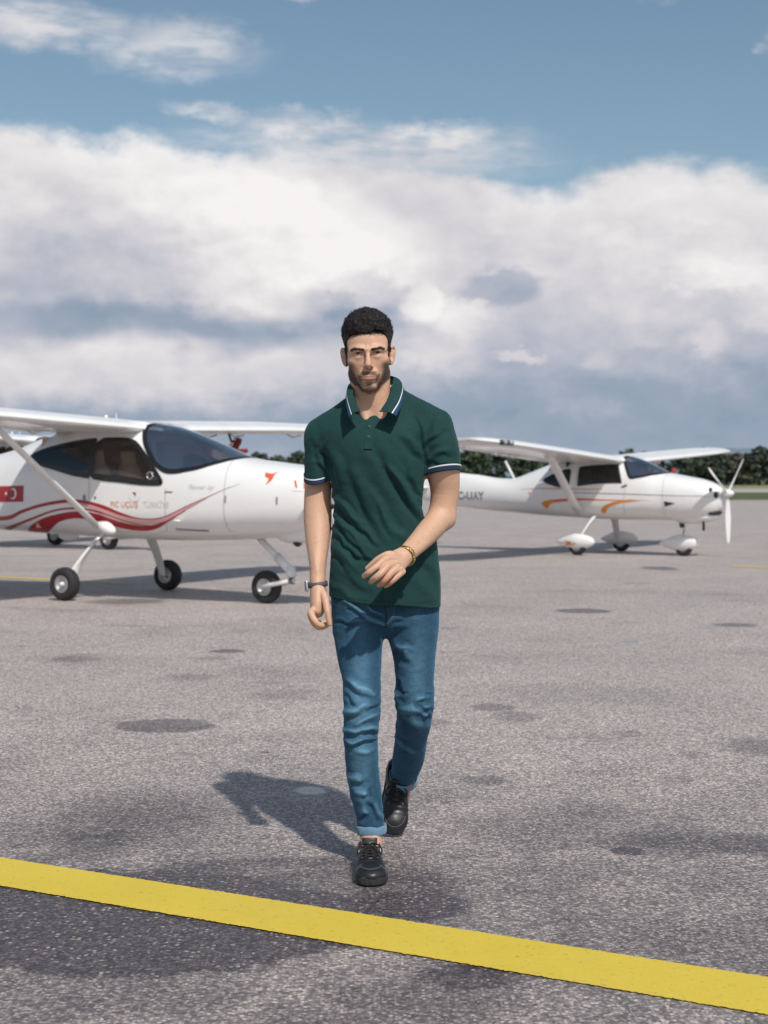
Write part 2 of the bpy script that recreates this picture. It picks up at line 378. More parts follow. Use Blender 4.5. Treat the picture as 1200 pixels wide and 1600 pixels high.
# trees
def leaf_mat(name, dark, light):
    m, nt, b = principled(name, dark, 0.9, spec=0.15)
    g = nt.nodes.new('ShaderNodeNewGeometry'); r = E(nt, g.outputs['Random Per Island'])
    tc = nt.nodes.new('ShaderNodeTexCoord'); n = noise(nt, E(nt, tc.outputs['Object']), .45, 4, .6)
    link(nt, mixc(nt, (r * .6 + n * .5 - .05).clamp(), dark, light), b.inputs['Base Color']); return m
BARK = varied('bark', (0.09, 0.065, 0.045), 0.95, bump=.4, bscale=12, bdist=.03)
def crown_VF(rs, h, wd, nclump, nleaf, size, zbase=0.18):
    V = []; F = []; cl = []
    for i in range(nclump):
        a = rs.uniform(0, 6.283); t = rs.uniform(0, 1); z = h * (zbase + (1 - zbase) * t); r = wd * math.sin(math.pi * min(1, .15 + .8 * t)) ** .7 * rs.uniform(.2, 1)
        cl.append((r * math.cos(a), r * math.sin(a), z, rs.uniform(.5, 1.0) * wd * .42))
    for (x, y, z, r) in cl:
        d = rs.normal(0, 1, (nleaf, 3)); d /= np.linalg.norm(d, axis=1)[:, None]; q = np.array((x, y, z)) + d * (r * rs.uniform(.55, 1.0, (nleaf, 1))) * (1, 1, .8)
        for p in q:
            u = rs.normal(0, 1, 3); u /= np.linalg.norm(u); v = np.cross(u, rs.normal(0, 1, 3)); v /= np.linalg.norm(v) + 1e-9; s = size * rs.uniform(.6, 1.3); o = len(V)
            V += [p + u * s, p + v * s, p - u * s, p - v * s]; F.append((o, o + 1, o + 2, o + 3))
    return V, F
rs = np.random.default_rng(3)
LEAF = [leaf_mat('leaf_dark_green', (0.045, 0.062, 0.050), (0.095, 0.118, 0.090)), leaf_mat('leaf_brown_green', (0.08, 0.085, 0.065), (0.17, 0.17, 0.12)), leaf_mat('leaf_mid_green', (0.045, 0.072, 0.045), (0.11, 0.145, 0.085))]  # greens greyed and lightened so the colour carries the distance haze
CR = []
for k in range(3):
    V, F = crown_VF(rs, 9.0, 3.6, 34, 42, 0.42); me = bpy.data.meshes.new('crown'); me.from_pydata([tuple(v) for v in V], [], F); CR.append(me)
TV, TF = tube_mesh([(0, 0, 0), (.1, 0, 1.5), (-.05, .1, 3.2), (.1, 0, 6)], [.28, .22, .17, .05], seg=7); 
lim = [tube_mesh([(0, 0, 2.2 + .5 * k), (1.2 * math.cos(k * 2.1), 1.2 * math.sin(k * 2.1), 3.6 + .6 * k), (2.2 * math.cos(k * 2.1 + .3), 2.2 * math.sin(k * 2.1 + .3), 5.0 + .6 * k)], [.12, .08, .03], seg=5) for k in range(4)]
TV, TF = joinVF([(TV, TF)] + lim); TM = bpy.data.meshes.new('trunk'); TM.from_pydata([tuple(v) for v in TV], [], TF); TM.materials.append(BARK)
def tree(px, Y, hgt, kind, wd, label, name='broadleaf_tree', k=0):
    x = (px - 600) * Y / 2250.0
    t = empty(name, (x, Y, -0.05), rs.uniform(0, 6)); t.scale = (hgt / 9.5 * wd, hgt / 9.5 * wd, hgt / 9.5)
    me = CR[k % 3].copy(); c = obj('crown', me, LEAF[kind], t); obj('trunk', TM, None, t)
    tag(t, label, 'tree', 'trees lining the far side of the airfield'); return t
for a in [(1186, 330, 9.0, 0, 1.25, 'darkest and tallest tree at the right edge of the far treeline', 0), (1147, 350, 8.0, 1, 1.15, 'grey brown thin-leaved tree left of the darkest tree above the propeller', 1),
          (1118, 340, 8.3, 0, 1.0, 'dark rounded tree directly above the raised propeller blades', 2), (1092, 360, 7.6, 2, 1.1, 'green tree just left of the propeller, beyond the engine cowl', 0),
          (1062, 345, 7.4, 0, 1.1, 'dark tree behind the red pitot cover of the white aircraft', 1), (1168, 375, 7.6, 1, 1.1, 'pale brownish tree half hidden between two darker trees at right', 2),
          (742, 340, 9.6, 2, 1.2, 'mid green tree showing beside the sleeve of the walking man', 0), (775, 350, 8.8, 0, 1.1, 'dark tree seen behind the slanted white aerial of the right aircraft', 1), (822, 345, 8.4, 2, 1.2, 'green tree seen between the wing strut and rear window of the right aircraft', 2),
          (405, 360, 8.3, 0, 1.1, 'dark tree just right of the red cover under the left aircraft wing', 1), (432, 350, 7.4, 2, 1.0, 'low green tree above the middle of the left aircraft cowl', 2), (466, 345, 8.2, 0, 1.0, 'dark tree beside the shaded sleeve of the man', 0)]:
    tree(*a[:6], k=a[6])
def wood():
    V = []; F = []
    r2 = np.random.default_rng(5)
    for i in range(420):
        x = r2.uniform(-330, 330); y = r2.uniform(385, 430); h = r2.uniform(4.2, 9.6) * (1.0 + .12 * math.sin(x / 23)); w = r2.uniform(2.5, 4.5)
        v, f = crown_VF(r2, h, w, 7, 16, 0.75, zbase=.05); o = len(V); V += [(p[0] + x, p[1] + y, p[2]) for p in v]; F += [tuple(q + o for q in g) for g in f]
    me = bpy.data.meshes.new('woodland'); me.from_pydata([tuple(v) for v in V], [], F); o = obj('woodland', me, LEAF[0]); tag(o, 'dark green mass of woodland along the far airfield boundary', 'woodland', kind='stuff')
wood()
# ------------------------------------------------------------------ aircraft
def white_paint():
    m, nt, b = principled('white_gelcoat', (0.80, 0.79, 0.775), 0.28, coat=0.35)
    tc = nt.nodes.new('ShaderNodeTexCoord'); P = E(nt, tc.outputs['Object'])
    n = noise(nt, P, 3.0, 7, 0.65); x, y, z = sep(nt, P)
    grime = noise(nt, vscale(nt, P, (1.2, 3, 6)), 3.0, 7, 0.7).sstep(.5, .78, 0, .35) * z.sstep(1.1, .6)
    c = mixc(nt, n, (0.76, 0.75, 0.735), (0.84, 0.83, 0.815)); c = mixc(nt, grime, c, (0.40, 0.37, 0.33))
    link(nt, c, b.inputs['Base Color']); link(nt, n * .2 + .2, b.inputs['Roughness']); return m
WHITE = white_paint()
BLACKTRIM = varied('black_window_trim', (0.012, 0.012, 0.014), 0.35)
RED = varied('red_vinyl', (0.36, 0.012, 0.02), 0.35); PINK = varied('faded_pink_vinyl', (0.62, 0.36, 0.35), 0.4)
ORANGE = varied('orange_vinyl', (0.72, 0.24, 0.02), 0.4); ORANGERED = varied('orange_red_vinyl', (0.68, 0.12, 0.045), 0.4); SALMON = varied('salmon_vinyl', (0.70, 0.36, 0.26), 0.5)
GREY = varied('grey_vinyl', (0.20, 0.205, 0.22), 0.5); PALEGREY = varied('pale_grey_vinyl', (0.60, 0.60, 0.60), 0.5); DARKRED = varied('dark_red_fabric', (0.20, 0.012, 0.02), 0.8)
RUBBER = varied('tyre_rubber', (0.022, 0.021, 0.022), 0.8, bump=.4, bscale=60); DARK = varied('dark_metal', (0.035, 0.035, 0.038), 0.5, .3); GAP = varied('panel_gap', (0.22, 0.21, 0.20), 0.8)
METAL = varied('brushed_alloy', (0.55, 0.55, 0.55), 0.35, .9); TAN = varied('tan_cabin_lining', (0.74, 0.58, 0.45), 0.8, bump=.2, bscale=90); BLACKSEAT = varied('black_seat_cloth', (0.03, 0.028, 0.03), 0.9)
LENS = varied('lamp_lens', (0.35, 0.37, 0.40), 0.08, coat=1.0)
def glass_mat(name, tint, refl=0.09):
    m = bpy.data.materials.new(name); m.use_nodes = True; nt = m.node_tree; nt.nodes.clear()
    out = nt.nodes.new('ShaderNodeOutputMaterial'); t = N(nt, 'ShaderNodeBsdfTransparent'); t.inputs[0].default_value = tuple(tint) + (1,)
    g = N(nt, 'ShaderNodeBsdfGlossy', Roughness=0.03); mx = nt.nodes.new('ShaderNodeMixShader'); fr = N(nt, 'ShaderNodeFresnel', IOR=1.55)
    link(nt, (E(nt, fr.outputs[0]) + refl).clamp(), mx.inputs[0]); nt.links.new(t.outputs[0], mx.inputs[1]); nt.links.new(g.outputs[0], mx.inputs[2]); nt.links.new(mx.outputs[0], out.inputs[0])
    return m
GLASS_CLEAR = glass_mat('cabin_glass', (0.95, 0.95, 0.94), .02); GLASS_TINT = glass_mat('tinted_windscreen', (0.66, 0.69, 0.76), .40); GLASS_DARK = glass_mat('smoked_glass', (0.10, 0.11, 0.12), .03)

class Fus:
    RM = 0.62
    def __init__(s, keys):
        k = np.array(keys, float); d = crom(k, 12); s.x = d[:, 0]; s.d = d
    def at(s, X):
        return [np.interp(X, s.x, s.d[:, i]) for i in range(1, 7)]      # zb zt w zc nu nl
    def P(s, X, th, off=0.0):
        X = np.asarray(X, float); th = np.asarray(th, float)
        def base(X, th):
            zb, zt, w, zc, nu, nl = s.at(X); sn, cs = np.sin(th), np.cos(th); n = np.where(sn > 0, nu, nl)
            y = -w * np.sign(cs) * np.abs(cs) ** (2 / n); z = zc + np.where(sn > 0, zt - zc, zc - zb) * np.sign(sn) * np.abs(sn) ** (2 / n)
            return np.stack([X, y, z], -1)
        p = base(X, th)
        if off:
            e = 0.02; a = base(X + e, th) - base(X - e, th); b = base(X, th + e) - base(X, th - e); n = np.cross(a, b); n /= np.linalg.norm(n, axis=-1)[..., None] + 1e-12
            c = p.copy(); c[..., 0] = 0; c[..., 2] -= s.at(X)[3]; sg = np.sign((n * c).sum(-1)); p = p + n * (sg * off)[..., None]
        return p
    def th(s, X, Z, side=-1):
        zb, zt, w, zc, nu, nl = s.at(X); Z = np.asarray(Z, float); up = Z > zc
        r = np.clip(np.where(up, (Z - zc) / (zt - zc), (zc - Z) / (zc - zb)), 0, 1); n = np.where(up, nu, nl)
        t = np.arcsin(r ** (n / 2)) * np.where(up, 1, -1)
        return t if side < 0 else math.pi - t
    def poly(s, pts, side=-1):           # (X,Z) outline -> metric (X, th*RM)
        p = np.array(pts, float); return np.stack([p[:, 0], s.th(p[:, 0], p[:, 1], side) * s.RM], 1)
    def patch(s, q, off, h=0.05):        # q: outline in metric param space
        q = dens(q, h); lo, hi = q.min(0), q.max(0); pts = [Vector(map(float, v)) for v in q]; n = len(pts)
        gx = np.arange(lo[0] + h / 2, hi[0], h); gy = np.arange(lo[1] + h / 2, hi[1], h)
        for a in gx:
            for b in gy:
                if inside(q, a, b): pts.append(Vector((a, b)))
        r = delaunay_2d_cdt(pts, [], [list(range(n))], 1, 1e-5); v = np.array([tuple(c) for c in r[0]])
        return s.P(v[:, 0], v[:, 1] / s.RM, off), [tuple(f) for f in r[2]]
def dens(q, h):
    out = []
    for a, b in zip(q, np.roll(q, -1, 0)):
        m = max(1, int(np.linalg.norm(b - a) / h))
        for k in range(m): out.append(a + (b - a) * k / m)
    return np.array(out)
def inside(q, x, y):
    a = q; b = np.roll(q, -1, 0); c = (a[:, 1] > y) != (b[:, 1] > y)
    return (c & (x < (b[:, 0] - a[:, 0]) * (y - a[:, 1]) / (b[:, 1] - a[:, 1] + 1e-12) + a[:, 0])).sum() % 2 == 1
def chaikin(q, it=2):
    q = np.array(q, float)
    for _ in range(it):
        n = np.roll(q, -1, 0); q = np.stack([q * .8 + n * .2, q * .2 + n * .8], 1).reshape(-1, 2)
    return q
def offset_poly(q, d):
    a = np.roll(q, 1, 0); b = np.roll(q, -1, 0); t = b - a; t /= np.linalg.norm(t, axis=1)[:, None] + 1e-9
    ar = 0.5 * np.sum(q[:, 0] * np.roll(q[:, 1], -1) - np.roll(q[:, 0], -1) * q[:, 1]); n = np.stack([t[:, 1], -t[:, 0]], 1) * (1 if ar > 0 else -1)
    return q + n * d
def ribbon(f, q, o1, o2, off, closed=True):
    q = dens(q, .03) if closed else q; A = offset_poly(q, o1); B = offset_poly(q, o2); n = len(q)
    VA = f.P(A[:, 0], A[:, 1] / f.RM, off); VB = f.P(B[:, 0], B[:, 1] / f.RM, off); V = list(VA) + list(VB)
    return V, [(i, (i + 1) % n, n + (i + 1) % n, n + i) for i in range(n if closed else n - 1)]
def band(f, top, bot, side=-1, off=.003):   # strip between two (X,Z) curves
    n = 90; x0 = max(top[0][0], bot[0][0]); x1 = min(top[-1][0], bot[-1][0]); X = np.linspace(x0, x1, n); t = crom(top, 8); b = crom(bot, 8)
    zt = np.interp(X, t[:, 0], t[:, 1]); zb = np.interp(X, b[:, 0], b[:, 1]); zb = np.minimum(zb, zt - .0005); V = []; F = []; m = 7
    for j in range(m):
        z = zt + (zb - zt) * j / (m - 1); V += list(f.P(X, f.th(X, z, side), off))
    for j in range(m - 1):
        F += [(j * n + i, j * n + i + 1, (j + 1) * n + i + 1, (j + 1) * n + i) for i in range(n - 1)]
    return V, F
def stroke(f, pts, w, side=-1, off=.004):
    p = crom(pts, 8) if len(pts) > 2 else np.array([np.array(pts[0]) + (np.array(pts[1]) - np.array(pts[0])) * k / 12 for k in range(13)])
    q = np.stack([p[:, 0], f.th(p[:, 0], p[:, 1], side) * f.RM], 1); t = np.gradient(q, axis=0); t /= np.linalg.norm(t, axis=1)[:, None]; nn = np.stack([-t[:, 1], t[:, 0]], 1)
    A = q + nn * w / 2; B = q - nn * w / 2; n = len(q); return list(f.P(A[:, 0], A[:, 1] / f.RM, off)) + list(f.P(B[:, 0], B[:, 1] / f.RM, off)), [(i, i + 1, n + i + 1, n + i) for i in range(n - 1)]
def text_on(f, s_, x, z, size, mat, parent, side=-1, name='lettering', stretch=1.0, slant=0.0, bold=0.0):
    cu = bpy.data.curves.new('t', 'FONT'); cu.body = s_; cu.size = size; cu.shear = slant; cu.offset = bold; to = bpy.data.objects.new('t', cu); COL.objects.link(to)
    dg = bpy.context.evaluated_depsgraph_get(); me = bpy.data.meshes.new_from_object(to.evaluated_get(dg)); bpy.data.objects.remove(to)
    for v in me.vertices:
        X = x + v.co.x * stretch * (1 if side < 0 else -1); Z = z + v.co.y; p = f.P(X, f.th(X, Z, side), .005); v.co = p
    return obj(name, me, mat, parent, smooth=False)
def airfoil(n=14):
    """closed outline from trailing edge over the top to the leading edge and back; (chord fraction from leading edge, height / chord)"""
    c = (1 - np.cos(np.linspace(0, math.pi, n))) / 2; yt = 5 * .125 * (.2969 * np.sqrt(c) - .126 * c - .3516 * c ** 2 + .2843 * c ** 3 - .1030 * c ** 4); cam_ = .03 * (1 - (2 * c - .9) ** 2)
    up = np.stack([c, cam_ + yt], 1)[::-1]; lo = np.stack([c, cam_ * .6 - yt * .62], 1)[1:]
    return np.vstack([up, lo])
AF = airfoil()
def wing_VF(sections, c0, c1, side):
    """sections: (y, x_leading, chord, z, thickness factor); c0..c1 chord range kept"""
    V = []; F = []; a = AF.copy(); prof = []
    cs = np.linspace(c0, c1, 16); up = AF[:14][::-1]; lo = np.vstack([AF[13], AF[14:]])
    u = np.interp(cs, up[:, 0], up[:, 1]); l = np.interp(cs, lo[:, 0], lo[:, 1])
    if c0 == 0: cs = c1 * (1 - np.cos(np.linspace(0, math.pi / 2, 16))); u = np.interp(cs, up[:, 0], up[:, 1]); l = np.interp(cs, lo[:, 0], lo[:, 1]); 
    prof = [(c, h) for c, h in zip(cs[::-1], u[::-1])] + [(c, h) for c, h in zip(cs[(1 if c0 == 0 else 0):], l[(1 if c0 == 0 else 0):])]
    n = len(prof)
    for (y, xl, ch, z, tk) in sections: V += [(xl - c * ch, y * side, z + h * ch * tk) for c, h in prof]
    for i in range(len(sections) - 1):
        for k in range(n):
            k2 = (k + 1) % n; F.append((i * n + k, i * n + k2, (i + 1) * n + k2, (i + 1) * n + k))
    F.append(tuple(range(n))); F.append(tuple((len(sections) - 1) * n + k for k in range(n))[::-1]); return V, F
def interp_sec(secs, y):
    s = np.array(secs); return tuple([y] + [float(np.interp(y, s[:, 0], s[:, i])) for i in range(1, 5)])
def wheel(parent, loc, r=.18, w=.13, name='wheel', yaw=0, hub_out=-1, rimmat=None):
    wh = empty(name, loc); wh.parent = parent; wh.rotation_euler = (0, 0, yaw)
    prof = [(r * .50, -w * .38), (r * .58, -w * .48), (r * .80, -w * .5), (r * .93, -w * .40), (r * .99, -w * .2), (r, 0), (r * .99, w * .2), (r * .93, w * .40), (r * .80, w * .5), (r * .58, w * .48), (r * .50, w * .38)]
    lathe('tyre', prof, RUBBER, wh, 40)
    h = w * .5
    lathe('rim', [(0.0, -h * .5), (r * .16, -h * .5), (r * .2, -h * .30), (r * .38, -h * .35), (r * .44, -h * .85), (r * .52, -h * .90), (r * .52, h * .90), (r * .44, h * .85), (r * .38, h * .35), (r * .2, h * .30), (r * .16, h * .5), (0.0, h * .5)], rimmat or METAL, wh, 32)
    lathe('hub_cap', [(0, -h * 1.05), (r * .10, -h * 1.0), (r * .15, -h * .6), (r * .15, -h * .3)] , WHITE, wh, 20)
    return wh
def ellipsoid(name, c, r, mat, parent, rot=0.0, seg=24, rings=14, shape=None):
    V = []; F = []
    for i in range(rings + 1):
        a = math.pi * i / rings
        for k in range(seg):
            b = 2 * math.pi * k / seg; p = np.array((math.cos(a), math.sin(a) * math.cos(b), math.sin(a) * math.sin(b)))
            if shape: p = shape(p)
            x, y, z = p[0] * r[0], p[1] * r[1], p[2] * r[2]; V.append((c[0] + x * math.cos(rot) - z * math.sin(rot), c[1] + y, c[2] + x * math.sin(rot) + z * math.cos(rot)))
    for i in range(rings):
        for k in range(seg):
            k2 = (k + 1) % seg; F.append((i * seg + k, i * seg + k2, (i + 1) * seg + k2, (i + 1) * seg + k))
    return mesh(name, V, F, mat, parent)

def aircraft(spec, loc, yaw, label):
    root = empty('light_aircraft', (loc[0], loc[1], 0), yaw); tag(root, label, 'aircraft', 'high-wing light aircraft parked on the apron')
    f = Fus(spec['keys'])
    # openings
    holes = []; glass = []
    for (nm, pts, gm, it) in spec['windows']:
        for side in (-1, 1):
            q = chaikin(f.poly(pts, side), it); holes.append(q); glass.append((nm, q, gm))
    ws = spec['windscreen']; a = f.poly(ws, -1); b = f.poly(ws, 1)[::-1]; q = chaikin(np.vstack([a, b]), 2); holes.append(q); glass.append(('windscreen', q, GLASS_TINT))
    xs = np.unique(np.concatenate([np.arange(f.x[0], f.x[-1], .022), [f.x[-1]]])); nt_ = 180; ths = -math.pi / 2 + 2 * math.pi * np.arange(nt_) / nt_
    XX, TT = np.meshgrid(xs, ths, indexing='ij'); V = f.P(XX.ravel(), TT.ravel()); keep = []
    hq = [offset_poly(dens(h, .03), -.012) for h in holes]; bb = [(h.min(0), h.max(0)) for h in hq]
    for i in range(len(xs) - 1):
        xm = (xs[i] + xs[i + 1]) / 2; cand = [(h, l_, u_) for h, (l_, u_) in zip(hq, bb) if l_[0] < xm < u_[0]]
        for k in range(nt_):
            k2 = (k + 1) % nt_; tm = (ths[k] + math.pi / nt_) * f.RM
            if any(l_[1] < tm < u_[1] and inside(h, xm, tm) for h, l_, u_ in cand): continue
            keep.append((i * nt_ + k, i * nt_ + k2, (i + 1) * nt_ + k2, (i + 1) * nt_ + k))
    keep.append(tuple(range(nt_))[::-1]); keep.append(tuple((len(xs) - 1) * nt_ + k for k in range(nt_)))
    mesh('fuselage', V, keep, WHITE, root)
    for (nm, q, gm) in glass:
        v, F = f.patch(q, .003, .06); g = mesh(nm, v, F, gm, root)
        v, F = ribbon(f, q, .012 if nm != 'windscreen' else .016, -.034, .008); mesh('window_frame', v, F, BLACKTRIM, g)
    # cabin lining and seats
    x0, x1 = spec['cabin']; X = np.linspace(x0, x1, 14); T = np.linspace(-math.pi * .95, math.pi * -.05, 12)
    V = []; F = []
    for x in X: V += [p for p in f.P(np.full(12, x), T, -.03)]
    F = [(i * 12 + k, i * 12 + k + 1, (i + 1) * 12 + k + 1, (i + 1) * 12 + k) for i in range(13) for k in range(11)]
    mesh('cabin_floor', V, F, TAN, root)
    w = f.at(x0)[2] * .92; zc = f.at(x0)[3]; zt = f.at(x0)[1]
    mesh('rear_bulkhead', [(x0, -w, .75), (x0, w, .75), (x0, w * .8, zt - .06), (x0, -w * .8, zt - .06)], [(0, 1, 2, 3)], TAN, root)
    xp = spec['panel']; wp = f.at(xp)[2] * .88; zp = spec['panel_z']
    V = [(xp, -wp, .75), (xp, wp, .75), (xp, wp, zp), (xp, -wp, zp), (xp + .4, -wp * .9, .75), (xp + .4, wp * .9, .75), (xp + .35, wp * .8, zp - .06), (xp + .35, -wp * .8, zp - .06)]
    mesh('instrument_panel', V, [(0, 1, 2, 3), (3, 2, 6, 7), (0, 3, 7, 4), (1, 5, 6, 2)], varied('dashboard_vinyl', (0.20, 0.19, 0.19), .8), root, smooth=False)
    for sy in (-.26, .26):
        st = empty('seat', (spec['seat'], sy, .78)); st.parent = root
        V, F = tube_mesh(crom([(.42, 0, .10), (.2, 0, .10), (0, 0, .12)], 4), .23, seg=14, udir=(0, 1, 0), rb=.075); mesh('seat_cushion', V, F, TAN, st)
        V, F = tube_mesh(crom([(0.02, 0, .08), (-.08, 0, .35), (-.18, 0, .66)], 4), [.22] * 5 + [.21, .2, .18, .15], seg=14, udir=(0, 1, 0), rb=.06); mesh('backrest', V, F, spec['seatmat'], st)
        V, F = tube_mesh(crom([(-.17, 0, .66), (-.19, 0, .74), (-.20, 0, .82)], 3), .12, seg=12, udir=(0, 1, 0), rb=.045); mesh('headrest', V, F, spec['seatmat'], st)
        if spec['yoke']:
            yk = empty('control_yoke', (xp - .12, sy * 1.2, zp - .07)); yk.parent = root
            V, F = tube_mesh([(0, .12 * math.cos(t), .09 * math.sin(t)) for t in np.linspace(-.6, math.pi + .6, 16)], .014, seg=8); mesh('grip', V, F, METAL, yk); tube('shaft', [(0, 0, 0), (.2, 0, 0)], .012, METAL, yk)
    if spec['yoke']:
        for side in (-1, 1):
            p = f.P(.93, f.th(.93, 1.325, side), .004); R_ = .038
            tube('window_vent', [(p[0] + R_ * math.cos(a), p[1] + (.0 if side > 0 else 0) - .006 * side * -1, p[2] + R_ * math.sin(a)) for a in np.linspace(0, 2 * math.pi, 20)], .008, METAL, root, seg=8)
    # gaps of doors and cowl
    for pts in spec['seams']:
        for side in (-1, 1):
            v, F = stroke(f, pts, .0045, side); mesh('panel_seam', v, F, GAP, root)
    # livery
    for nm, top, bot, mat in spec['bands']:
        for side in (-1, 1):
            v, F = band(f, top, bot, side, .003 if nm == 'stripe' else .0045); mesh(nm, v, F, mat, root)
    for nm, pts, mat, off in spec['decals']:
        for side in (-1, 1):
            v, F = f.patch(f.poly(pts, side), off, .04); mesh(nm, v, F, mat, root)
    for (s_, x, z, size, mat, st, sl, bo) in spec['texts']:
        text_on(f, s_, x, z, size, mat, root, -1, stretch=st, slant=sl, bold=bo)
    # wings
    secs = spec['wing']; yt = secs[-1][0]; y1, y2 = spec['flap']
    for side in (-1, 1):
        nm = 'wing'
        v1 = wing_VF([s for s in secs if s[0] <= yt], 0, .77, side)
        fil = [wing_VF([interp_sec(secs, a_), interp_sec(secs, b_)], .768, 1.0, side) for a_, b_ in ((secs[0][0], y1 - .02), (y2 + .02, yt))]
        V, F = joinVF([v1] + fil); wg = mesh(nm, V, F, WHITE, root)
        ym = y1 + (y2 - y1) * .52
        for nn_, a_, b_, dz in (('flap', y1, ym - .01, -.012), ('aileron', ym + .01, y2, 0.0)):
            V, F = wing_VF([interp_sec(secs, a_), interp_sec(secs, (a_ + b_) / 2), interp_sec(secs, b_)], .78, 1.0, side); mesh(nn_, [(p[0], p[1], p[2] + dz) for p in V], F, WHITE, wg)
            for yy in (a_ + .25, b_ - .25):
                s_ = interp_sec(secs, yy); x_ = s_[1] - s_[2] * .78
                tube('hinge', [(x_ + .12, yy * side, s_[3] - .035), (x_ - .02, yy * side, s_[3] - .06), (x_ - .12, yy * side, s_[3] - .012)], .012, WHITE, wg, seg=6)
        lo, hi = spec['strut']; P0 = np.array((lo[0], lo[1] * side, lo[2])); P1 = np.array((hi[0], hi[1] * side, hi[2]))
        st = tube('wing_strut', [P0 + (P1 - P0) * t for t in np.linspace(0, 1, 6)], .022, WHITE, root, seg=14, udir=(0, 1, .6), rb=.085 if spec['strut2'] else .052)
        if spec['strut2']:
            tube('jury_fairing', [P1 + (0.0, 0, -.10), P1 + (0, 0, .02)], .05, WHITE, st, rb=.09, seg=12, udir=(0, 1, 0))
        if not spec['pants']: ellipsoid('strut_fairing', (lo[0] + .10, lo[1] * side, lo[2] + .0), (.14, .068, .068), WHITE, root, rot=-.35, shape=lambda p: p * (1, 1 - .45 * (p[0] < 0) * -p[0], 1 - .45 * (p[0] < 0) * -p[0]))
        if spec['lights'] and side < 0:
            s_ = interp_sec(secs, yt - .45); tube('landing_light', [(s_[1] - .015, side * (yt - .62), s_[3] + .012), (s_[1] - .015, side * (yt - .30), s_[3] + .016)], .040, DARK, wg, seg=12)
            for dy in (.54, .38): ellipsoid('lamp', (s_[1] + .02, side * (yt - dy), s_[3] + .018), (.03, .05, .034), LENS, wg, seg=14, rings=8)
        s_ = interp_sec(secs, yt); tube('wing_tip_light', [(s_[1] - .25, side * (yt + .0), s_[3] + .05), (s_[1] - .35, side * (yt + .02), s_[3] + .05)], .022, LENS, wg, seg=8)
        # main leg
        gx, gt, gz = spec['gear']; tr = spec['track']
        L = crom([(gx + .10, .36 * side, gz + .02), (gx + .07, .48 * side, gz - .09), (gx + .03, .62 * side, gz - .26), (gx, (tr - .12) * side, .26), (gx, (tr - .09) * side, .17)], 5)
        lg = tube('landing_gear_leg', L, np.linspace(.024, .016, len(L)), WHITE if spec['whiteleg'] else WHITE, root, seg=12, udir=(0, .6, 1), rb=np.linspace(.078, .042, len(L)))
        if not spec['pants']:
            wheel(root, (gx, tr * side, .178), .178, .135, yaw=0 if side < 0 else math.pi)
            tube('axle', [(gx, (tr - .13) * side, .178), (gx, (tr) * side, .178)], .022, METAL, root, seg=10)
        else:
            wheel(root, (gx + .03, tr * side, .16), .16, .12, yaw=0 if side < 0 else math.pi); pant(root, (gx, tr * side, .215), .37, .105, .135, spec)
    # nose gear
    nx = spec['nosex']
    if not spec['pants']:
        wheel(root, (nx, 0, .172), .172, .125, yaw=0)
        L = [(nx - .10, 0, .68), (nx + .10, 0, .52), (nx + .29, 0, .36)]
        tube('nose_gear_leg', L, .034, WHITE, root, seg=14); tube('leg_sleeve', [(nx + .13, 0, .495), (nx + .30, 0, .352)], .048, WHITE, root, seg=14)
        tube('knuckle', [(nx + .30, 0, .385), (nx + .315, 0, .30), (nx + .30, 0, .22)], .052, WHITE, root, seg=12)
        for sy in (-.085, .085): tube('fork_arm', [(nx + .30, sy * .45, .25), (nx + .18, sy * 1.05, .215), (nx - .01, sy * 1.05, .175)], [.042, .040, .030], WHITE, root, seg=12, udir=(0, 1, 0), rb=[.03, .024, .022])
    else:
        wheel(root, (nx + .02, 0, .155), .155, .11); pant(root, (nx - .05, 0, .20), .36, .10, .14, spec, logo=False)
        tube('nose_gear_leg', [(nx + .0, 0, .66), (nx + .02, 0, .46), (nx + .0, 0, .25)], [.035, .032, .03], WHITE, root, seg=12); tube('steering_collar', [(nx - .02, 0, .64), (nx, 0, .48)], .05, DARK, root, seg=12)
    # propeller
    sx, sz = spec['hub']; pr = empty('propeller', (sx, 0, sz)); pr.parent = root
    ks = .62 if spec['pants'] else 1.0; lathe('spinner', [(0.0, .20 * ks), (.03 * ks, .19 * ks), (.065 * ks, .15 * ks), (.10 * ks, .08 * ks), (.115 * ks, .0), (.115 * ks, -.06), (0, -.06)], spec['spinmat'], pr, 28, axis='x')
    for ang in spec['blades']:
        a = math.radians(ang); d = np.array((0, -math.sin(a), math.cos(a))); V = []; F = []
        for i, r in enumerate(np.linspace(.08, .86, 14)):
            ch = np.interp(r, [.08, .15, .4, .7, .82, .86], [.05, .065, .115, .10, .07, .03]); tw = math.radians(np.interp(r, [.08, .86], [62, 16])); t_ = np.interp(r, [.08, .86], [.03, .006])
            e = np.array((-math.sin(tw) * .8, math.cos(tw) * math.cos(a), math.cos(tw) * math.sin(a))); e /= np.linalg.norm(e); nn = np.cross(d, e)
            for k in range(10):
                b_ = 2 * math.pi * k / 10; V.append(d * r + e * (ch / 2 * math.cos(b_)) + nn * (t_ / 2 * math.sin(b_)) + np.array((.01, 0, 0)))
            if i: F += [((i - 1) * 10 + k, (i - 1) * 10 + (k + 1) % 10, i * 10 + (k + 1) % 10, i * 10 + k) for k in range(10)]
        F.append(tuple(range(130, 140))); bl = mesh('propeller_blade', V, F, WHITE, pr)
        tube('blade_tip', [d * .858 + np.array((.01, 0, 0)), d * .885 + np.array((.01, 0, 0))], [.022, .012], SALMON, bl, seg=8, udir=(0, 1, .2), rb=[.006, .004])
    # cowl scoop, intakes, exhaust
    for c, r in spec['intakes']:
        for sy in ((-1, 1) if c[1] else (1,)): ellipsoid('air_intake', (c[0], c[1] * sy, c[2]), r, DARK, root)
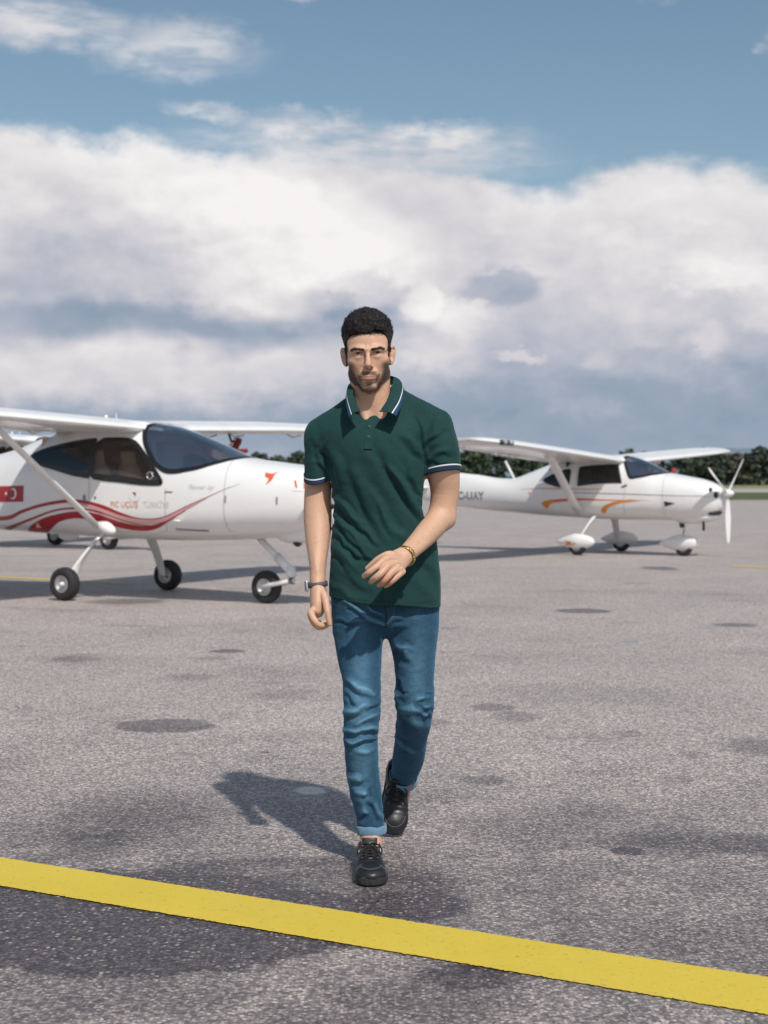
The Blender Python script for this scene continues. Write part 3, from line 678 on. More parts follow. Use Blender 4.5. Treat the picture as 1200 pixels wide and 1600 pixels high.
    for (nm, c, r, mt, rot) in spec['lumps']:
        ellipsoid(nm, c, r, mt, root, rot=rot)
    # tail
    ft = spec['tail']
    for nm, secs_ in (('tailplane', [(0.0, ft[0] + .35, .72, ft[1] - .02, .7), (1.40, ft[0] + .20, .52, ft[1], .7)]),):
        for side in (-1, 1): V, F = wing_VF(secs_, 0, 1.0, side); mesh(nm, V, F, WHITE, root)
    V, F = wing_VF([(ft[1] - .05, ft[0] + .62, 1.0, 0, .55), (ft[1] + .25, ft[0] + .38, .86, 0, .55), (ft[1] + 1.10, ft[0] - .15, .50, 0, .5)], 0, .68, 1)
    mesh('tail_fin', [(x_, z_ * .8, y_) for x_, y_, z_ in V], F, WHITE, root)
    V, F = wing_VF([(ft[1] - .05, ft[0] + .62, 1.0, 0, .55), (ft[1] + .25, ft[0] + .38, .86, 0, .55), (ft[1] + 1.10, ft[0] - .15, .50, 0, .5)], .70, 1.0, 1)
    mesh('rudder', [(x_, z_ * .8, y_) for x_, y_, z_ in V], F, WHITE, root)
    for nm, pts, rad, mt in spec['tubes']: tube(nm, pts, rad, mt, root, seg=8)
    # pitot with red cover hanging under the port wing
    py_, px_, pz_ = spec['pitot']
    tube('pitot_mast', [(px_ - .05, py_, pz_ + .22), (px_, py_, pz_ + .10), (px_ + .14, py_, pz_ + .07)], .014, DARK, root, seg=8)
    V, F = joinVF([tube_mesh([(px_ + .12, py_, pz_ + .12), (px_ + .05, py_ + .01, pz_ + .02), (px_ - .03, py_, pz_ - .05)], [.045, .06, .03], seg=8, udir=(0, 1, 0), rb=[.03, .03, .02]), tube_mesh([(px_ + .0, py_, pz_ + .0), (px_ + .12, py_, pz_ - .04), (px_ + .22, py_ + .03, pz_ - .01)], [.03, .045, .02], seg=8, rb=[.012] * 3)])
    mesh('pitot_cover', V, F, spec['covermat'], root)
    return root
def pant(root, c, lx, wy, hz, spec, logo=True):
    def sh(p):
        x = p[0]; k = (1 - .62 * max(0, -x) ** 1.2); return np.array((x, p[1] * k, p[2] * k - .10 * max(0, -x)))
    cx = c[0] - .02
    o = ellipsoid('wheel_fairing', (cx, c[1], c[2] + .02), (lx, wy, hz), WHITE, root, seg=28, rings=20, shape=sh)
    me = o.data
    for v in me.vertices:
        if v.co.z < .095: v.co.z = .095
    if logo and c[1] < 0:
        ys = c[1] - wy * 1.0
        V = [(cx - .02 + a, 0, c[2] - .01 + b) for a, b in ((-.14, .045), (-.02, .03), (.10, .0), (.02, -.035), (-.13, -.04), (-.10, .0))]
        V = [(x_, c[1] - wy * math.sqrt(max(0, 1 - ((x_ - cx) / lx) ** 2 - ((z_ - c[2] - .02) / hz) ** 2)) * (1 - .62 * max(0, -(x_ - cx) / lx) ** 1.2) - .006, z_) for x_, _, z_ in V]
        V.append(tuple(np.mean(V, 0) + (0, -.004, 0))); mesh('fairing_emblem', V, [(i, (i + 1) % 6, 6) for i in range(6)], ORANGE, root, smooth=False)
    return o

def bird(cx, cz, s):
    pts = [(-.52, .50), (-.30, .40), (-.02, .36), (.18, .34), (.40, .42), (.62, .52), (.44, .36), (.40, .20), (.42, .02), (.36, -.16), (.20, -.36), (-.02, -.56), (.06, -.28), (.08, -.08), (-.02, .02), (-.22, .06), (-.40, .18)]
    return [(cx + a * s, cz + b * s) for a, b in pts]
def crescent(cx, cz, r):
    out = [(cx + r * math.cos(a), cz + r * math.sin(a)) for a in np.linspace(.7, 2 * math.pi - .7, 22)]
    inn = [(cx + r * .25 + r * .80 * math.cos(a), cz + r * .80 * math.sin(a)) for a in np.linspace(2 * math.pi - .85, .85, 20)]
    return [(2 * cx - a, b) for a, b in (out + inn)]
def star(cx, cz, r): return [(cx + (r if k % 2 == 0 else r * .4) * math.cos(math.pi + k * math.pi / 5), cz + (r if k % 2 == 0 else r * .4) * math.sin(math.pi + k * math.pi / 5)) for k in range(10)]
s1t = [(-2.6, .86), (-1.9, .86), (-1.25, .875), (-.95, .946), (-.66, 1.012), (-.37, 1.057), (-.134, 1.072), (.098, 1.053), (.326, 1.007), (.55, .935), (.77, .884), (.99, .88), (1.18, .923), (1.417, 1.018), (1.668, 1.111), (1.873, 1.19), (2.035, 1.242)]
s1b = [(-2.6, .80), (-1.9, .81), (-1.25, .83), (-.95, .910), (-.66, .978), (-.37, 1.020), (-.134, 1.036), (.098, 1.017), (.326, .965), (.55, .905), (.77, .872), (.99, .869), (1.18, .912), (1.417, 1.006), (1.668, 1.103), (1.873, 1.185), (2.035, 1.240)]
s2t = [(-1.5, .73), (-1.253, .77), (-.854, .852), (-.466, .948), (-.182, .983), (.097, .972), (.325, .928), (.55, .863), (.77, .815), (.99, .81), (1.15, .85), (1.40, .965)]
s2b = [(-1.5, .70), (-1.253, .742), (-.854, .828), (-.466, .926), (-.182, .962), (.097, .951), (.325, .908), (.55, .846), (.77, .806), (.99, .806), (1.15, .846), (1.40, .962)]
s3t = [(-1.15, .70), (-1.0, .739), (-.659, .85), (-.371, .91), (-.088, .941), (.189, .924), (.416, .866), (.639, .815), (.859, .800), (1.076, .843), (1.333, .958), (1.668, 1.103)]
s3b = [(-1.15, .66), (-1.0, .66), (-.66, .723), (-.371, .826), (-.135, .865), (.097, .854), (.325, .81), (.55, .759), (.771, .743), (.946, .766), (1.119, .829), (1.333, .938), (1.667, 1.096)]
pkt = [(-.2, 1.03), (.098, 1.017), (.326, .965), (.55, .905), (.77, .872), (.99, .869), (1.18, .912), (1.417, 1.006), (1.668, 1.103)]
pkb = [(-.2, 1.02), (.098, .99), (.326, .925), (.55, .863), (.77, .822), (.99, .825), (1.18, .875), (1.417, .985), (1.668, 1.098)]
LEFT = dict(
    keys=[(-4.05, .98, 1.22, .03, 1.10, 2, 2), (-3.5, .90, 1.29, .12, 1.10, 2.1, 2.1), (-2.7, .78, 1.42, .27, 1.08, 2.2, 2.2), (-1.85, .70, 1.565, .42, 1.05, 2.3, 2.3), (-1.35, .685, 1.66, .49, 1.03, 2.4, 2.4), (-1.0, .675, 1.76, .53, 1.02, 2.5, 2.5),
          (-.6, .66, 1.85, .555, 1.02, 2.6, 2.6), (0, .645, 1.90, .575, 1.02, 2.7, 2.7), (.6, .635, 1.89, .57, 1.02, 2.7, 2.7), (.95, .635, 1.82, .56, 1.02, 2.5, 2.7), (1.3, .64, 1.70, .545, 1.02, 2.35, 2.6), (1.79, .658, 1.525, .51, 1.02, 2.4, 2.5), (2.2, .685, 1.465, .47, 1.04, 2.3, 2.4),
          (2.5, .705, 1.43, .42, 1.06, 2.3, 2.3), (2.75, .75, 1.38, .35, 1.07, 2.3, 2.2), (2.95, .82, 1.31, .25, 1.07, 2.1, 2.1), (3.02, .90, 1.22, .15, 1.07, 2, 2)],
    windows=[('rear_window', [(-.88, 1.56), (-.52, 1.651), (-.186, 1.70), (.00, 1.718), (.088, 1.722), (.094, 1.68), (.104, 1.40), (.102, 1.312), (.03, 1.318), (-.189, 1.345), (-.665, 1.44), (-.85, 1.51)], GLASS_DARK, 1), ('door_window', [(.115, 1.722), (.50, 1.722), (.63, 1.69), (.70, 1.65), (.88, 1.494), (1.087, 1.275), (1.09, 1.245), (1.035, 1.233), (.75, 1.245), (.318, 1.285), (.13, 1.308), (.124, 1.40)], GLASS_CLEAR, 1)],
    windscreen=[(.62, 1.86), (.665, 1.80), (.77, 1.65), (.94, 1.46), (1.06, 1.385), (1.14, 1.360), (1.25, 1.358), (1.497, 1.392), (1.70, 1.455), (1.84, 1.50)],
    cabin=(-.75, 1.15), panel=1.22, panel_z=1.38, seat=.10, seatmat=TAN, yoke=True,
    seams=[[(.10, 1.32), (.11, 1.0), (.16, .74)], [(.16, .74), (.95, .72)], [(.95, .72), (1.12, .80), (1.14, 1.20)], [(1.80, 1.48), (1.86, 1.2), (1.86, .70)], [(2.62, 1.172), (2.8, 1.165), (2.9, 1.16)]],
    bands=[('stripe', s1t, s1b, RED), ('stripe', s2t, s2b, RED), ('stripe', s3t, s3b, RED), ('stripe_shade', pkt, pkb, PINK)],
    decals=[('flag', [(-1.46, 1.21), (-.91, 1.218), (-.911, 1.039), (-1.46, 1.035)], RED, .004), ('crescent', crescent(-1.085, 1.127, .062), WHITE, .007), ('star', star(-1.205, 1.127, .028), WHITE, .007),
            ('bird_emblem', bird(2.33, 1.298, .125), ORANGERED, .004), ('bird_emblem', bird(.735, 1.13, .05), RED, .007), ('emblem_disc', [(.735 + .075 * math.cos(a), 1.13 + .075 * math.sin(a)) for a in np.linspace(0, 2 * math.pi, 20, False)], WHITE, .0045),
            ('door_latch', [(1.13, 1.165), (1.23, 1.163), (1.23, 1.147), (1.13, 1.149)], GAP, .004), ('cowl_latch', [(1.875, 1.12), (1.892, 1.12), (1.892, 1.05), (1.875, 1.05)], GAP, .006), ('cowl_latch', [(2.46, 1.11), (2.478, 1.11), (2.478, 1.04), (2.46, 1.04)], GAP, .006),
            ('warning_mark', [(2.615, 1.275), (2.635, 1.275), (2.668, 1.205), (2.650, 1.205)], ORANGERED, .004), ('warning_mark', [(2.70, 1.30), (2.715, 1.30), (2.755, 1.195), (2.732, 1.195)], ORANGERED, .004),
            ('door_handle', [(.02, 1.12), (.055, 1.12), (.055, 1.05), (.02, 1.05)], GAP, .006), ('lock', [(.18, 1.105), (.205, 1.105), (.205, 1.08), (.18, 1.08)], DARK, .006)],
    texts=[('PIC UÇUŞ', .405, .995, .085, SALMON, 1.0, 0, .001), ('TÜRKİYE', .845, .995, .085, PALEGREY, 1.0, 0, 0), ('Power by', 1.42, 1.185, .07, PALEGREY, 1.15, .35, 0)],
    wing=[(.0, .66, 1.38, 1.80, 1.05), (.5, .66, 1.38, 1.825, 1.0), (2.2, .66, 1.38, 1.875, 1.0), (3.6, .63, 1.22, 1.905, .95), (4.15, .58, 1.08, 1.925, .9), (4.38, .42, .80, 1.955, .7), (4.44, .22, .50, 1.975, .35)], flap=(.62, 4.05),
    strut=((.26, .60, .775), (.16, 1.95, 1.80)), strut2=False, lights=False, gear=(0, 0, .68), track=.84, whiteleg=True, pants=False, nosex=2.03, hub=(3.06, 1.07), spinmat=WHITE, blades=(60, 180, 300),
    intakes=[((2.90, .21, 1.02), (.10, .09, .05)), ((2.78, 0, .80), (.13, .22, .055))],
    lumps=[('chin_scoop', (2.55, 0, .74), (.36, .24, .11), WHITE, .10), ('exhaust', (2.50, -.12, .66), (.05, .04, .06), DARK, .5), ('step', (1.30, -.565, .858), (.05, .03, .014), WHITE, 0), ('belly_antenna', (-.75, 0, .65), (.16, .03, .06), WHITE, 0)],
    tail=(-3.95, 1.15), tubes=[('whip_antenna', [(.0, 0, 1.9), (-.03, 0, 2.02)], .004, WHITE), ('roof_beacon', [(.1, -.3, 1.93), (.1, -.3, 1.985)], .018, WHITE)], pitot=(1.50, .42, 1.64), covermat=DARKRED)
RIGHT = dict(
    keys=[(-4.0, .96, 1.22, .03, 1.08, 2, 2), (-3.4, .84, 1.42, .10, 1.06, 1.7, 2.1), (-2.6, .755, 1.385, .21, 1.02, 1.8, 2.2), (-2.1, .715, 1.32, .30, 1.0, 2.0, 2.2), (-1.7, .69, 1.315, .37, .99, 2.1, 2.3), (-1.35, .665, 1.42, .42, .98, 2.1, 2.3), (-1.0, .645, 1.54, .46, .98, 2.2, 2.4),
          (-.6, .63, 1.65, .49, .98, 2.4, 2.5), (0, .605, 1.70, .51, .98, 2.7, 2.6), (.55, .60, 1.69, .51, .98, 2.6, 2.6), (.85, .60, 1.61, .50, .98, 2.4, 2.6), (1.1, .60, 1.50, .49, .98, 2.3, 2.5), (1.3, .60, 1.41, .47, .98, 2.3, 2.5), (1.65, .585, 1.345, .44, 1.0, 2.3, 2.4), (1.95, .62, 1.285, .38, 1.02, 2.2, 2.3), (2.15, .70, 1.21, .28, 1.03, 2.1, 2.2), (2.26, .82, 1.13, .15, 1.04, 2, 2)],
    windows=[('door_window', [(-.165, 1.50), (-.162, 1.185), (.663, 1.235), (.545, 1.535), (.2, 1.53)], GLASS_DARK, 0), ('rear_window', [(-.90, 1.285), (-.70, 1.37), (-.44, 1.46), (-.34, 1.46), (-.34, 1.185), (-.45, 1.165), (-.58, 1.168), (-.80, 1.22)], GLASS_DARK, 1)],
    windscreen=[(.56, 1.68), (.62, 1.60), (.70, 1.48), (.79, 1.315), (.85, 1.305), (1.045, 1.335), (1.22, 1.37), (1.34, 1.395)],
    cabin=(-.8, .9), panel=.95, panel_z=1.30, seat=-.25, seatmat=BLACKSEAT, yoke=False,
    seams=[[(-.20, 1.52), (-.21, 1.1), (-.18, .72)], [(-.18, .72), (.70, .70)], [(.70, .70), (.74, 1.25)], [(1.36, 1.38), (1.40, 1.1), (1.40, .62)], [(1.9, 1.01), (2.0, 1.02), (2.2, 1.0)]],
    bands=[('stripe', [(-1.4, 1.118), (-.8, 1.142), (.0, 1.132), (.32, 1.128)], [(-1.4, 1.117), (-.8, 1.118), (.0, 1.112), (.32, 1.120)], SALMON),
           ('stripe', [(-.26, 1.065), (.4, 1.057), (1.0, 1.042), (1.6, 1.024), (2.1, 1.012)], [(-.26, 1.055), (.4, 1.043), (1.0, 1.030), (1.6, 1.015), (2.1, 1.008)], GREY),
           ('stripe', [(-.90, .885), (-.78, .925), (-.627, .940), (-.187, .965), (.306, .950), (.7, .945), (1.2, .94)], [(-.90, .86), (-.78, .868), (-.627, .888), (-.187, .925), (.306, .930), (.7, .935), (1.2, .938)], ORANGERED)],
    decals=[('swoosh_mark', [(-.90, .885), (-.885, .84), (-.82, .785), (-.79, .79), (-.72, .86), (-.627, .89), (-.627, .925), (-.78, .925)], ORANGE, .0055), ('swoosh_mark', [(.296, .705), (.262, .76), (.29, .80), (.36, .85), (.50, .905), (.657, .940), (.85, .950), (1.02, .936), (.85, .918), (.657, .895), (.50, .852), (.40, .80), (.345, .73)], ORANGE, .0055),
            ('door_handle', [(.66, 1.17), (.76, 1.20), (.78, 1.18), (.68, 1.145)], DARK, .006), ('cowl_louvre', [(1.43, .93), (1.47, .92), (1.62, .895), (1.44, .84)], DARK, .005), ('red_mark', [(-1.17, 1.07), (-1.14, 1.07), (-1.14, 1.03), (-1.17, 1.03)], ORANGERED, .004)],
    texts=[('TC-UAY', -2.98, .925, .20, GREY, 1.06, 0, .005)],
    wing=[(.0, .64, 1.38, 1.585, 1.0), (.45, .64, 1.38, 1.60, 1.0), (2.0, .66, 1.38, 1.69, 1.0), (3.6, .66, 1.34, 1.785, .95), (4.3, .62, 1.20, 1.83, .85), (4.55, .45, .92, 1.86, .6), (4.62, .25, .60, 1.88, .3)], flap=(.60, 4.25),
    strut=((-.10, .55, .69), (.12, 2.0, 1.68)), strut2=True, lights=True, gear=(-.02, 0, .64), track=.82, whiteleg=True, pants=True, nosex=1.56, hub=(2.34, 1.06), spinmat=WHITE, blades=(-50, 62, 184),
    intakes=[((2.19, .16, 1.03), (.07, .07, .07)), ((2.10, 0, .74), (.14, .20, .06)), ((2.16, .25, 1.12), (.03, .035, .035))],
    lumps=[('chin_scoop', (1.80, 0, .66), (.40, .24, .12), WHITE, .06)],
    tail=(-3.9, 1.15), tubes=[('aerial', [(-1.72, 0, 1.28), (-1.92, 0, 1.62)], .022, WHITE), ('exhaust_pipe', [(1.98, -.12, .66), (1.99, -.12, .44)], .024, DARK)], pitot=(1.9, .42, 1.36), covermat=varied('red_cover_fabric', (0.42, 0.03, 0.04), .8))
aircraft(LEFT, (-2.948, 15.978), math.radians(-31.5), 'large white light aircraft at left with red wave stripes, bare wheels and tinted windscreen')
aircraft(RIGHT, (3.77, 25.16), math.radians(-36), 'smaller white light aircraft at right with orange swooshes, wheel fairings and three-blade propeller')
B3 = dict(LEFT); B3['texts'] = []; B3['decals'] = []; 
t3 = aircraft(B3, (-6.95, 27.57), math.radians(-31.5), 'white light aircraft mostly hidden behind the red striped one, only its wheels showing beneath')
t3.scale = (1.1, 1.1, 1.1)
# ------------------------------------------------------------------ signed-distance modelling
class Field:
    def __init__(s): s.ops = []
    def add(s, fn, lo, hi, k=0.01, op='u'): s.ops.append((fn, np.array(lo, float) - k, np.array(hi, float) + k, k, op)); return s
    def ell(s, c, r, k=.01, op='u', rot=None):
        c = np.array(c, float); r = np.array(r, float); R = None if rot is None else np.array(rot.to_3x3())
        def fn(P):
            q = P - c
            if R is not None: q = q @ R
            n = np.linalg.norm(q, axis=-1); f = np.linalg.norm(q / r, axis=-1) + 1e-9
            g = np.linalg.norm(q / (r * r), axis=-1) + 1e-9
            return f * (f - 1) / g
        m = r.max() + .02; return s.add(fn, c - m, c + m, k, op)
    def tub(s, pts, ra, rb=None, u=(1, 0, 0), k=.01, op='u', m=4, flat=False):
        """tapered elliptical limb along a smooth path; rows of pts are points, ra/rb half-axes along u and across"""
        pts = np.array(pts, float); n = len(pts); ra = np.broadcast_to(np.array(ra, float), (n,)); rb = ra if rb is None else np.broadcast_to(np.array(rb, float), (n,))
        q = crom(np.column_stack([pts, ra, rb]), m) if n > 2 else np.column_stack([pts, ra, rb]); u = np.array(u, float)
        def fn(P):
            best = np.full(P.shape[:-1], 1e9)
            for i in range(len(q) - 1):
                a, b = q[i, :3], q[i + 1, :3]; ab = b - a; L2 = ab @ ab + 1e-12; t = ((P - a) @ ab) / L2; tc = np.clip(t, 0, 1)
                if flat:                      # infinite at the ends: cut elsewhere
                    if i == 0: tc = np.where(t < 0, t, tc)
                    if i == len(q) - 2: tc = np.where(t > 1, t, tc)
                d = P - a - tc[..., None] * ab; T = ab / math.sqrt(L2); uu = u - T * (u @ T); uu /= np.linalg.norm(uu); vv = np.cross(T, uu)
                t2 = np.clip(tc, 0, 1); A = q[i, 3] + (q[i + 1, 3] - q[i, 3]) * t2; B = q[i, 4] + (q[i + 1, 4] - q[i, 4]) * t2
                x = d @ uu; y = d @ vv; z = d @ T; C = np.minimum(A, B)
                f = np.sqrt((x / A) ** 2 + (y / B) ** 2 + (z / C) ** 2) + 1e-9; g = np.sqrt((x / A ** 2) ** 2 + (y / B ** 2) ** 2 + (z / C ** 2) ** 2) + 1e-9
                best = np.minimum(best, np.where(f > 1e-6, f * (f - 1) / g, -C))
            return best
        mx = max(q[:, 3].max(), q[:, 4].max()) + .02
        return s.add(fn, q[:, :3].min(0) - mx, q[:, :3].max(0) + mx, k, op)
    def loft(s, rows, k=.01, op='u', n=2.4, zlo=None, zhi=None):
        """stack of horizontal sections: (z, cx, cy, half width, half depth front, half depth back)"""
        r = np.array(rows, float); r = r[np.argsort(r[:, 0])]; d = crom(r, 8); zz = d[:, 0]
        def fn(P):
            z = P[..., 2]; cx, cy, a, bf, bk = [np.interp(z, zz, d[:, i]) for i in range(1, 6)]
            x = P[..., 0] - cx; y = P[..., 1] - cy; b = np.where(y < 0, bf, bk)
            f = (np.abs(x / a) ** n + np.abs(y / b) ** n) ** (1 / n) + 1e-9; rr = np.sqrt(x * x + y * y)
            dd = rr * (1 - 1 / f) * .92; dd = np.where(rr < 1e-3, -np.minimum(a, b), dd)
            dz = np.maximum(z - zz[-1], zz[0] - z); return np.maximum(dd, dz)
        mx = .03; lo = (min(d[:, 1] - d[:, 3]) - mx, min(d[:, 2] - d[:, 4]) - mx, zz[0] - mx); hi = (max(d[:, 1] + d[:, 3]) + mx, max(d[:, 2] + d[:, 5]) + mx, zz[-1] + mx)
        return s.add(fn, lo, hi, k, op)
    def mod(s, fn, lo, hi): return s.add(fn, lo, hi, 0, 'm')       # fn(P, d) -> d
    def evalb(s, P, pad=0.0, init=1.0):
        """P: (B, n, 3)"""
        lo = P.min(1); hi = P.max(1); D = np.full(P.shape[:2], init)
        for fn, l, h, k, op in s.ops:
            m = np.all((hi >= l - pad) & (lo <= h + pad), axis=1)
            if not m.any(): continue
            Q = P[m]; a = D[m]
            if op == 'm': D[m] = fn(Q, a); continue
            b = fn(Q)
            if op == 'u': v = np.minimum(a, b) - (np.maximum(k - np.abs(a - b), 0) ** 2 / (4 * k) if k else 0)
            elif op == 's': v = np.maximum(a, -b) + (np.maximum(k - np.abs(a + b), 0) ** 2 / (4 * k) if k else 0)
            elif op == 'i': v = np.maximum(a, b) + (np.maximum(k - np.abs(a - b), 0) ** 2 / (4 * k) if k else 0)
            D[m] = v
        return D
from concurrent.futures import ThreadPoolExecutor
POOL = ThreadPoolExecutor(4)
def mesh_field(F, lo, hi, h, m=8, cull=None):
    lo = np.array(lo, float); hi = np.array(hi, float); bs = h * m; nb = np.ceil((hi - lo) / bs).astype(int)
    I = np.stack(np.meshgrid(*[np.arange(n) for n in nb], indexing='ij'), -1).reshape(-1, 3)
    cen = lo + (I + .5) * bs; c = cen.reshape(-1, 1, 3)
    dc = np.concatenate(list(POOL.map(lambda i: F.evalb(c[i:i + 6000], pad=bs * 1.8), range(0, len(c), 6000))))[:, 0]
    I = I[np.abs(dc) < bs * 2.1]
    g = np.arange(m + 1); loc = np.stack(np.meshgrid(g, g, g, indexing='ij'), -1)
    Vs = []; Ks = []; QK = []; NG = (nb * m + 2).astype(np.int64)
    key = lambda a: (a[..., 0].astype(np.int64) * NG[1] + a[..., 1]) * NG[2] + a[..., 2]
    def ev(s0):
        J = I[s0:s0 + 300]; P = lo + (J[:, None, None, None, :] * m + loc) * h; return F.evalb(P.reshape(len(J), -1, 3), pad=h * 3).reshape(len(J), m + 1, m + 1, m + 1).astype(np.float32)
    DD = list(POOL.map(ev, range(0, len(I), 300)))
    for s0 in range(0, len(I), 300):
        J = I[s0:s0 + 300]; D = DD[s0 // 300]
        ins = D < 0
        cnt = np.zeros((len(J), m, m, m), int)
        for a in (0, 1):
            for b in (0, 1):
                for c_ in (0, 1): cnt += ins[:, a:m + a, b:m + b, c_:m + c_]
        act = (cnt > 0) & (cnt < 8)
        idx = np.argwhere(act)
        if len(idx):
            acc = np.zeros((len(idx), 3)); w = np.zeros(len(idx)); n0 = idx[:, 0]; base = idx[:, 1:]
            for e in [((a, b, 0), (a, b, 1)) for a in (0, 1) for b in (0, 1)] + [((a, 0, b), (a, 1, b)) for a in (0, 1) for b in (0, 1)] + [((0, a, b), (1, a, b)) for a in (0, 1) for b in (0, 1)]:
                p, q = np.array(e[0]), np.array(e[1]); A = D[n0, base[:, 0] + p[0], base[:, 1] + p[1], base[:, 2] + p[2]]; B = D[n0, base[:, 0] + q[0], base[:, 1] + q[1], base[:, 2] + q[2]]
                cr = (A < 0) != (B < 0); t = np.where(cr, A / np.where(cr, A - B, 1), 0); acc += np.where(cr[:, None], p + (q - p) * t[:, None], 0); w += cr
            gc = J[n0] * m + base; Vs.append(lo + (gc + acc / w[:, None]) * h); Ks.append(key(gc))
        for ax in range(3):
            sl0 = [slice(None)] + [slice(0, m)] * 3; sl1 = list(sl0); sl1[ax + 1] = slice(1, m + 1)
            A = ins[tuple(sl0)]; B = ins[tuple(sl1)]; ed = np.argwhere(A != B)
            if not len(ed): continue
            gc = J[ed[:, 0]] * m + ed[:, 1:]; fl = A[ed[:, 0], ed[:, 1], ed[:, 2], ed[:, 3]]
            u = np.zeros(3, int); u[(ax + 1) % 3] = 1; v = np.zeros(3, int); v[(ax + 2) % 3] = 1
            q = np.stack([key(gc - u - v), key(gc - v), key(gc), key(gc - u)], 1); q[~fl] = q[~fl][:, ::-1]; QK.append(q)
    V = np.concatenate(Vs); K = np.concatenate(Ks); Q = np.concatenate(QK); o = np.argsort(K); K = K[o]; V = V[o]
    j = np.searchsorted(K, Q); j = np.minimum(j, len(K) - 1); ok = (K[j] == Q).all(1); return V, j[ok]
def relax(V, Q, it=1, lam=.5):
    for _ in range(it):
        S = np.zeros_like(V); c = np.zeros(len(V))
        for a in range(4):
            for b in (1, 3): np.add.at(S, Q[:, a], V[Q[:, (a + b) % 4]]); np.add.at(c, Q[:, a], 1)
        V = V + (S / np.maximum(c, 1)[:, None] - V) * lam
    return V
def vnormals(V, Q):
    n = np.cross(V[Q[:, 2]] - V[Q[:, 0]], V[Q[:, 3]] - V[Q[:, 1]]); N_ = np.zeros_like(V)
    for a in range(4): np.add.at(N_, Q[:, a], n)
    return N_ / (np.linalg.norm(N_, axis=1)[:, None] + 1e-12)
def npmesh(name, V, Q, mat, parent=None, attrs=None):
    me = bpy.data.meshes.new(name); me.vertices.add(len(V)); me.vertices.foreach_set('co', V.astype(np.float32).ravel())
    me.loops.add(len(Q) * 4); me.loops.foreach_set('vertex_index', Q.astype(np.int32).ravel()); me.polygons.add(len(Q)); me.polygons.foreach_set('loop_start', np.arange(0, len(Q) * 4, 4, dtype=np.int32))
    me.update(calc_edges=True); me.validate()
    for k, a in (attrs or {}).items():
        at = me.attributes.new(k, 'FLOAT', 'POINT'); at.data.foreach_set('value', a.astype(np.float32))
    return obj(name, me, mat, parent)
# cheap value noise for relief
_T = np.random.default_rng(11).random(4096 * 16)
def vnoise(P, s=1.0):
    q = P * s; i = np.floor(q).astype(np.int64); f = q - i; f = f * f * (3 - 2 * f); out = 0
    for a in (0, 1):
        for b in (0, 1):
            for c in (0, 1):
                h = ((i[..., 0] + a) * 73856093) ^ ((i[..., 1] + b) * 19349663) ^ ((i[..., 2] + c) * 83492791)
                out = out + _T[h & 65535] * np.where(a, f[..., 0], 1 - f[..., 0]) * np.where(b, f[..., 1], 1 - f[..., 1]) * np.where(c, f[..., 2], 1 - f[..., 2])
    return out * 2 - 1
def fbm(P, s, o=3): return sum(vnoise(P + 7.3 * k, s * 2 ** k) / 2 ** k for k in range(o)) / 1.6

# ------------------------------------------------------------------ the walking man
_cp, _sp = math.cos(PITCH), math.sin(PITCH)
def W(px, py, Y):                    # point at depth Y along a bearing
    u = (800 - py) / 2250.0; r = (px - 600) / 2250.0; dy = _cp + u * _sp; t = Y / dy
    return np.array((r * t, Y, CAM_H + t * (u * _cp - _sp)))
def S_(px, Y): return px * Y / 2250.0
def XZ(px, py, Y=4.68): p = W(px, py, Y); return np.array((p[0], p[2]))
def sm(a, b, x): t = np.clip((x - a) / (b - a), 0, 1); return t * t * (3 - 2 * t)

man = empty('person', (0, 4.82, 0)); tag(man, 'bearded man in dark green polo shirt and rolled blue jeans walking towards the camera', 'person')
def fix(o):
    o.matrix_parent_inverse = Matrix.Translation((0, -4.82, 0)); return o

# head frame: x to image right, y back, z up, millimetres -> world
HO = W(575, 553, 4.80); HR = Matrix.Rotation(math.radians(-2.5), 3, 'Y')
def H(x, y, z):
    z = z if z > -20 else -20 + (z + 20) * 1.07
    v = HR @ Vector((x / 1000, y / 1000, z / 1000)); return HO + np.array(v)
def HL(P):
    q = ((P - HO) @ np.array(HR)) * 1000.0; q[..., 2] = np.where(q[..., 2] > -20, q[..., 2], -20 + (q[..., 2] + 20) / 1.07); return q                    # world -> head mm
body = Field()
rx = HR.to_4x4()
def he(c, r, k=10, op='u', rot=None): body.ell(H(*c), np.array(r) / 1000.0, k / 1000.0, op, rx @ rot if rot else rx)
def ht(pts, ra, rb=None, u=(1, 0, 0), k=6, op='u'): body.tub([H(*p) for p in pts], np.array(ra) / 1000.0, None if rb is None else np.array(rb) / 1000.0, u, k / 1000.0, op)
he((0, 5, 42), (74, 92, 84), 10)                       # skull
he((0, -30, 20), (68, 58, 62), 20)                     # forehead and temples
he((0, -28, -40), (61, 56, 62), 22)                    # midface
he((0, -34, -86), (40, 48, 33), 20)                    # jaw
he((-39, -4, -50), (22, 40, 32), 22); he((39, -4, -50), (22, 40, 32), 22)   # jaw angles
he((0, -66, -111), (26, 18, 17), 16)                   # chin
he((-44, -57, -26), (22, 19, 18), 24); he((44, -57, -26), (22, 19, 18), 24)   # cheekbones
ht([(-54, -64, 8), (-34, -86, 11), (-10, -91, 7), (10, -91, 7), (34, -86, 11), (54, -64, 8)], [8, 9.5, 9, 9, 9.5, 8], k=12)   # brow ridge
he((-32, -93, -6), (19, 15, 12), 12, 's'); he((32, -93, -6), (19, 15, 12), 12, 's')   # sockets
ht([(-56, -44, 2), (-56, -44, -8)], [6, 6], k=12)
ht([(0, -88, 6), (0, -96, -12), (0, -106, -30), (0, -112, -42)], [7, 7, 8.5, 10], k=8)   # nose
he((0, -113, -44), (10, 9.5, 8), 7); he((-11.5, -99, -47), (6.5, 9, 7), 5); he((11.5, -99, -47), (6.5, 9, 7), 5)
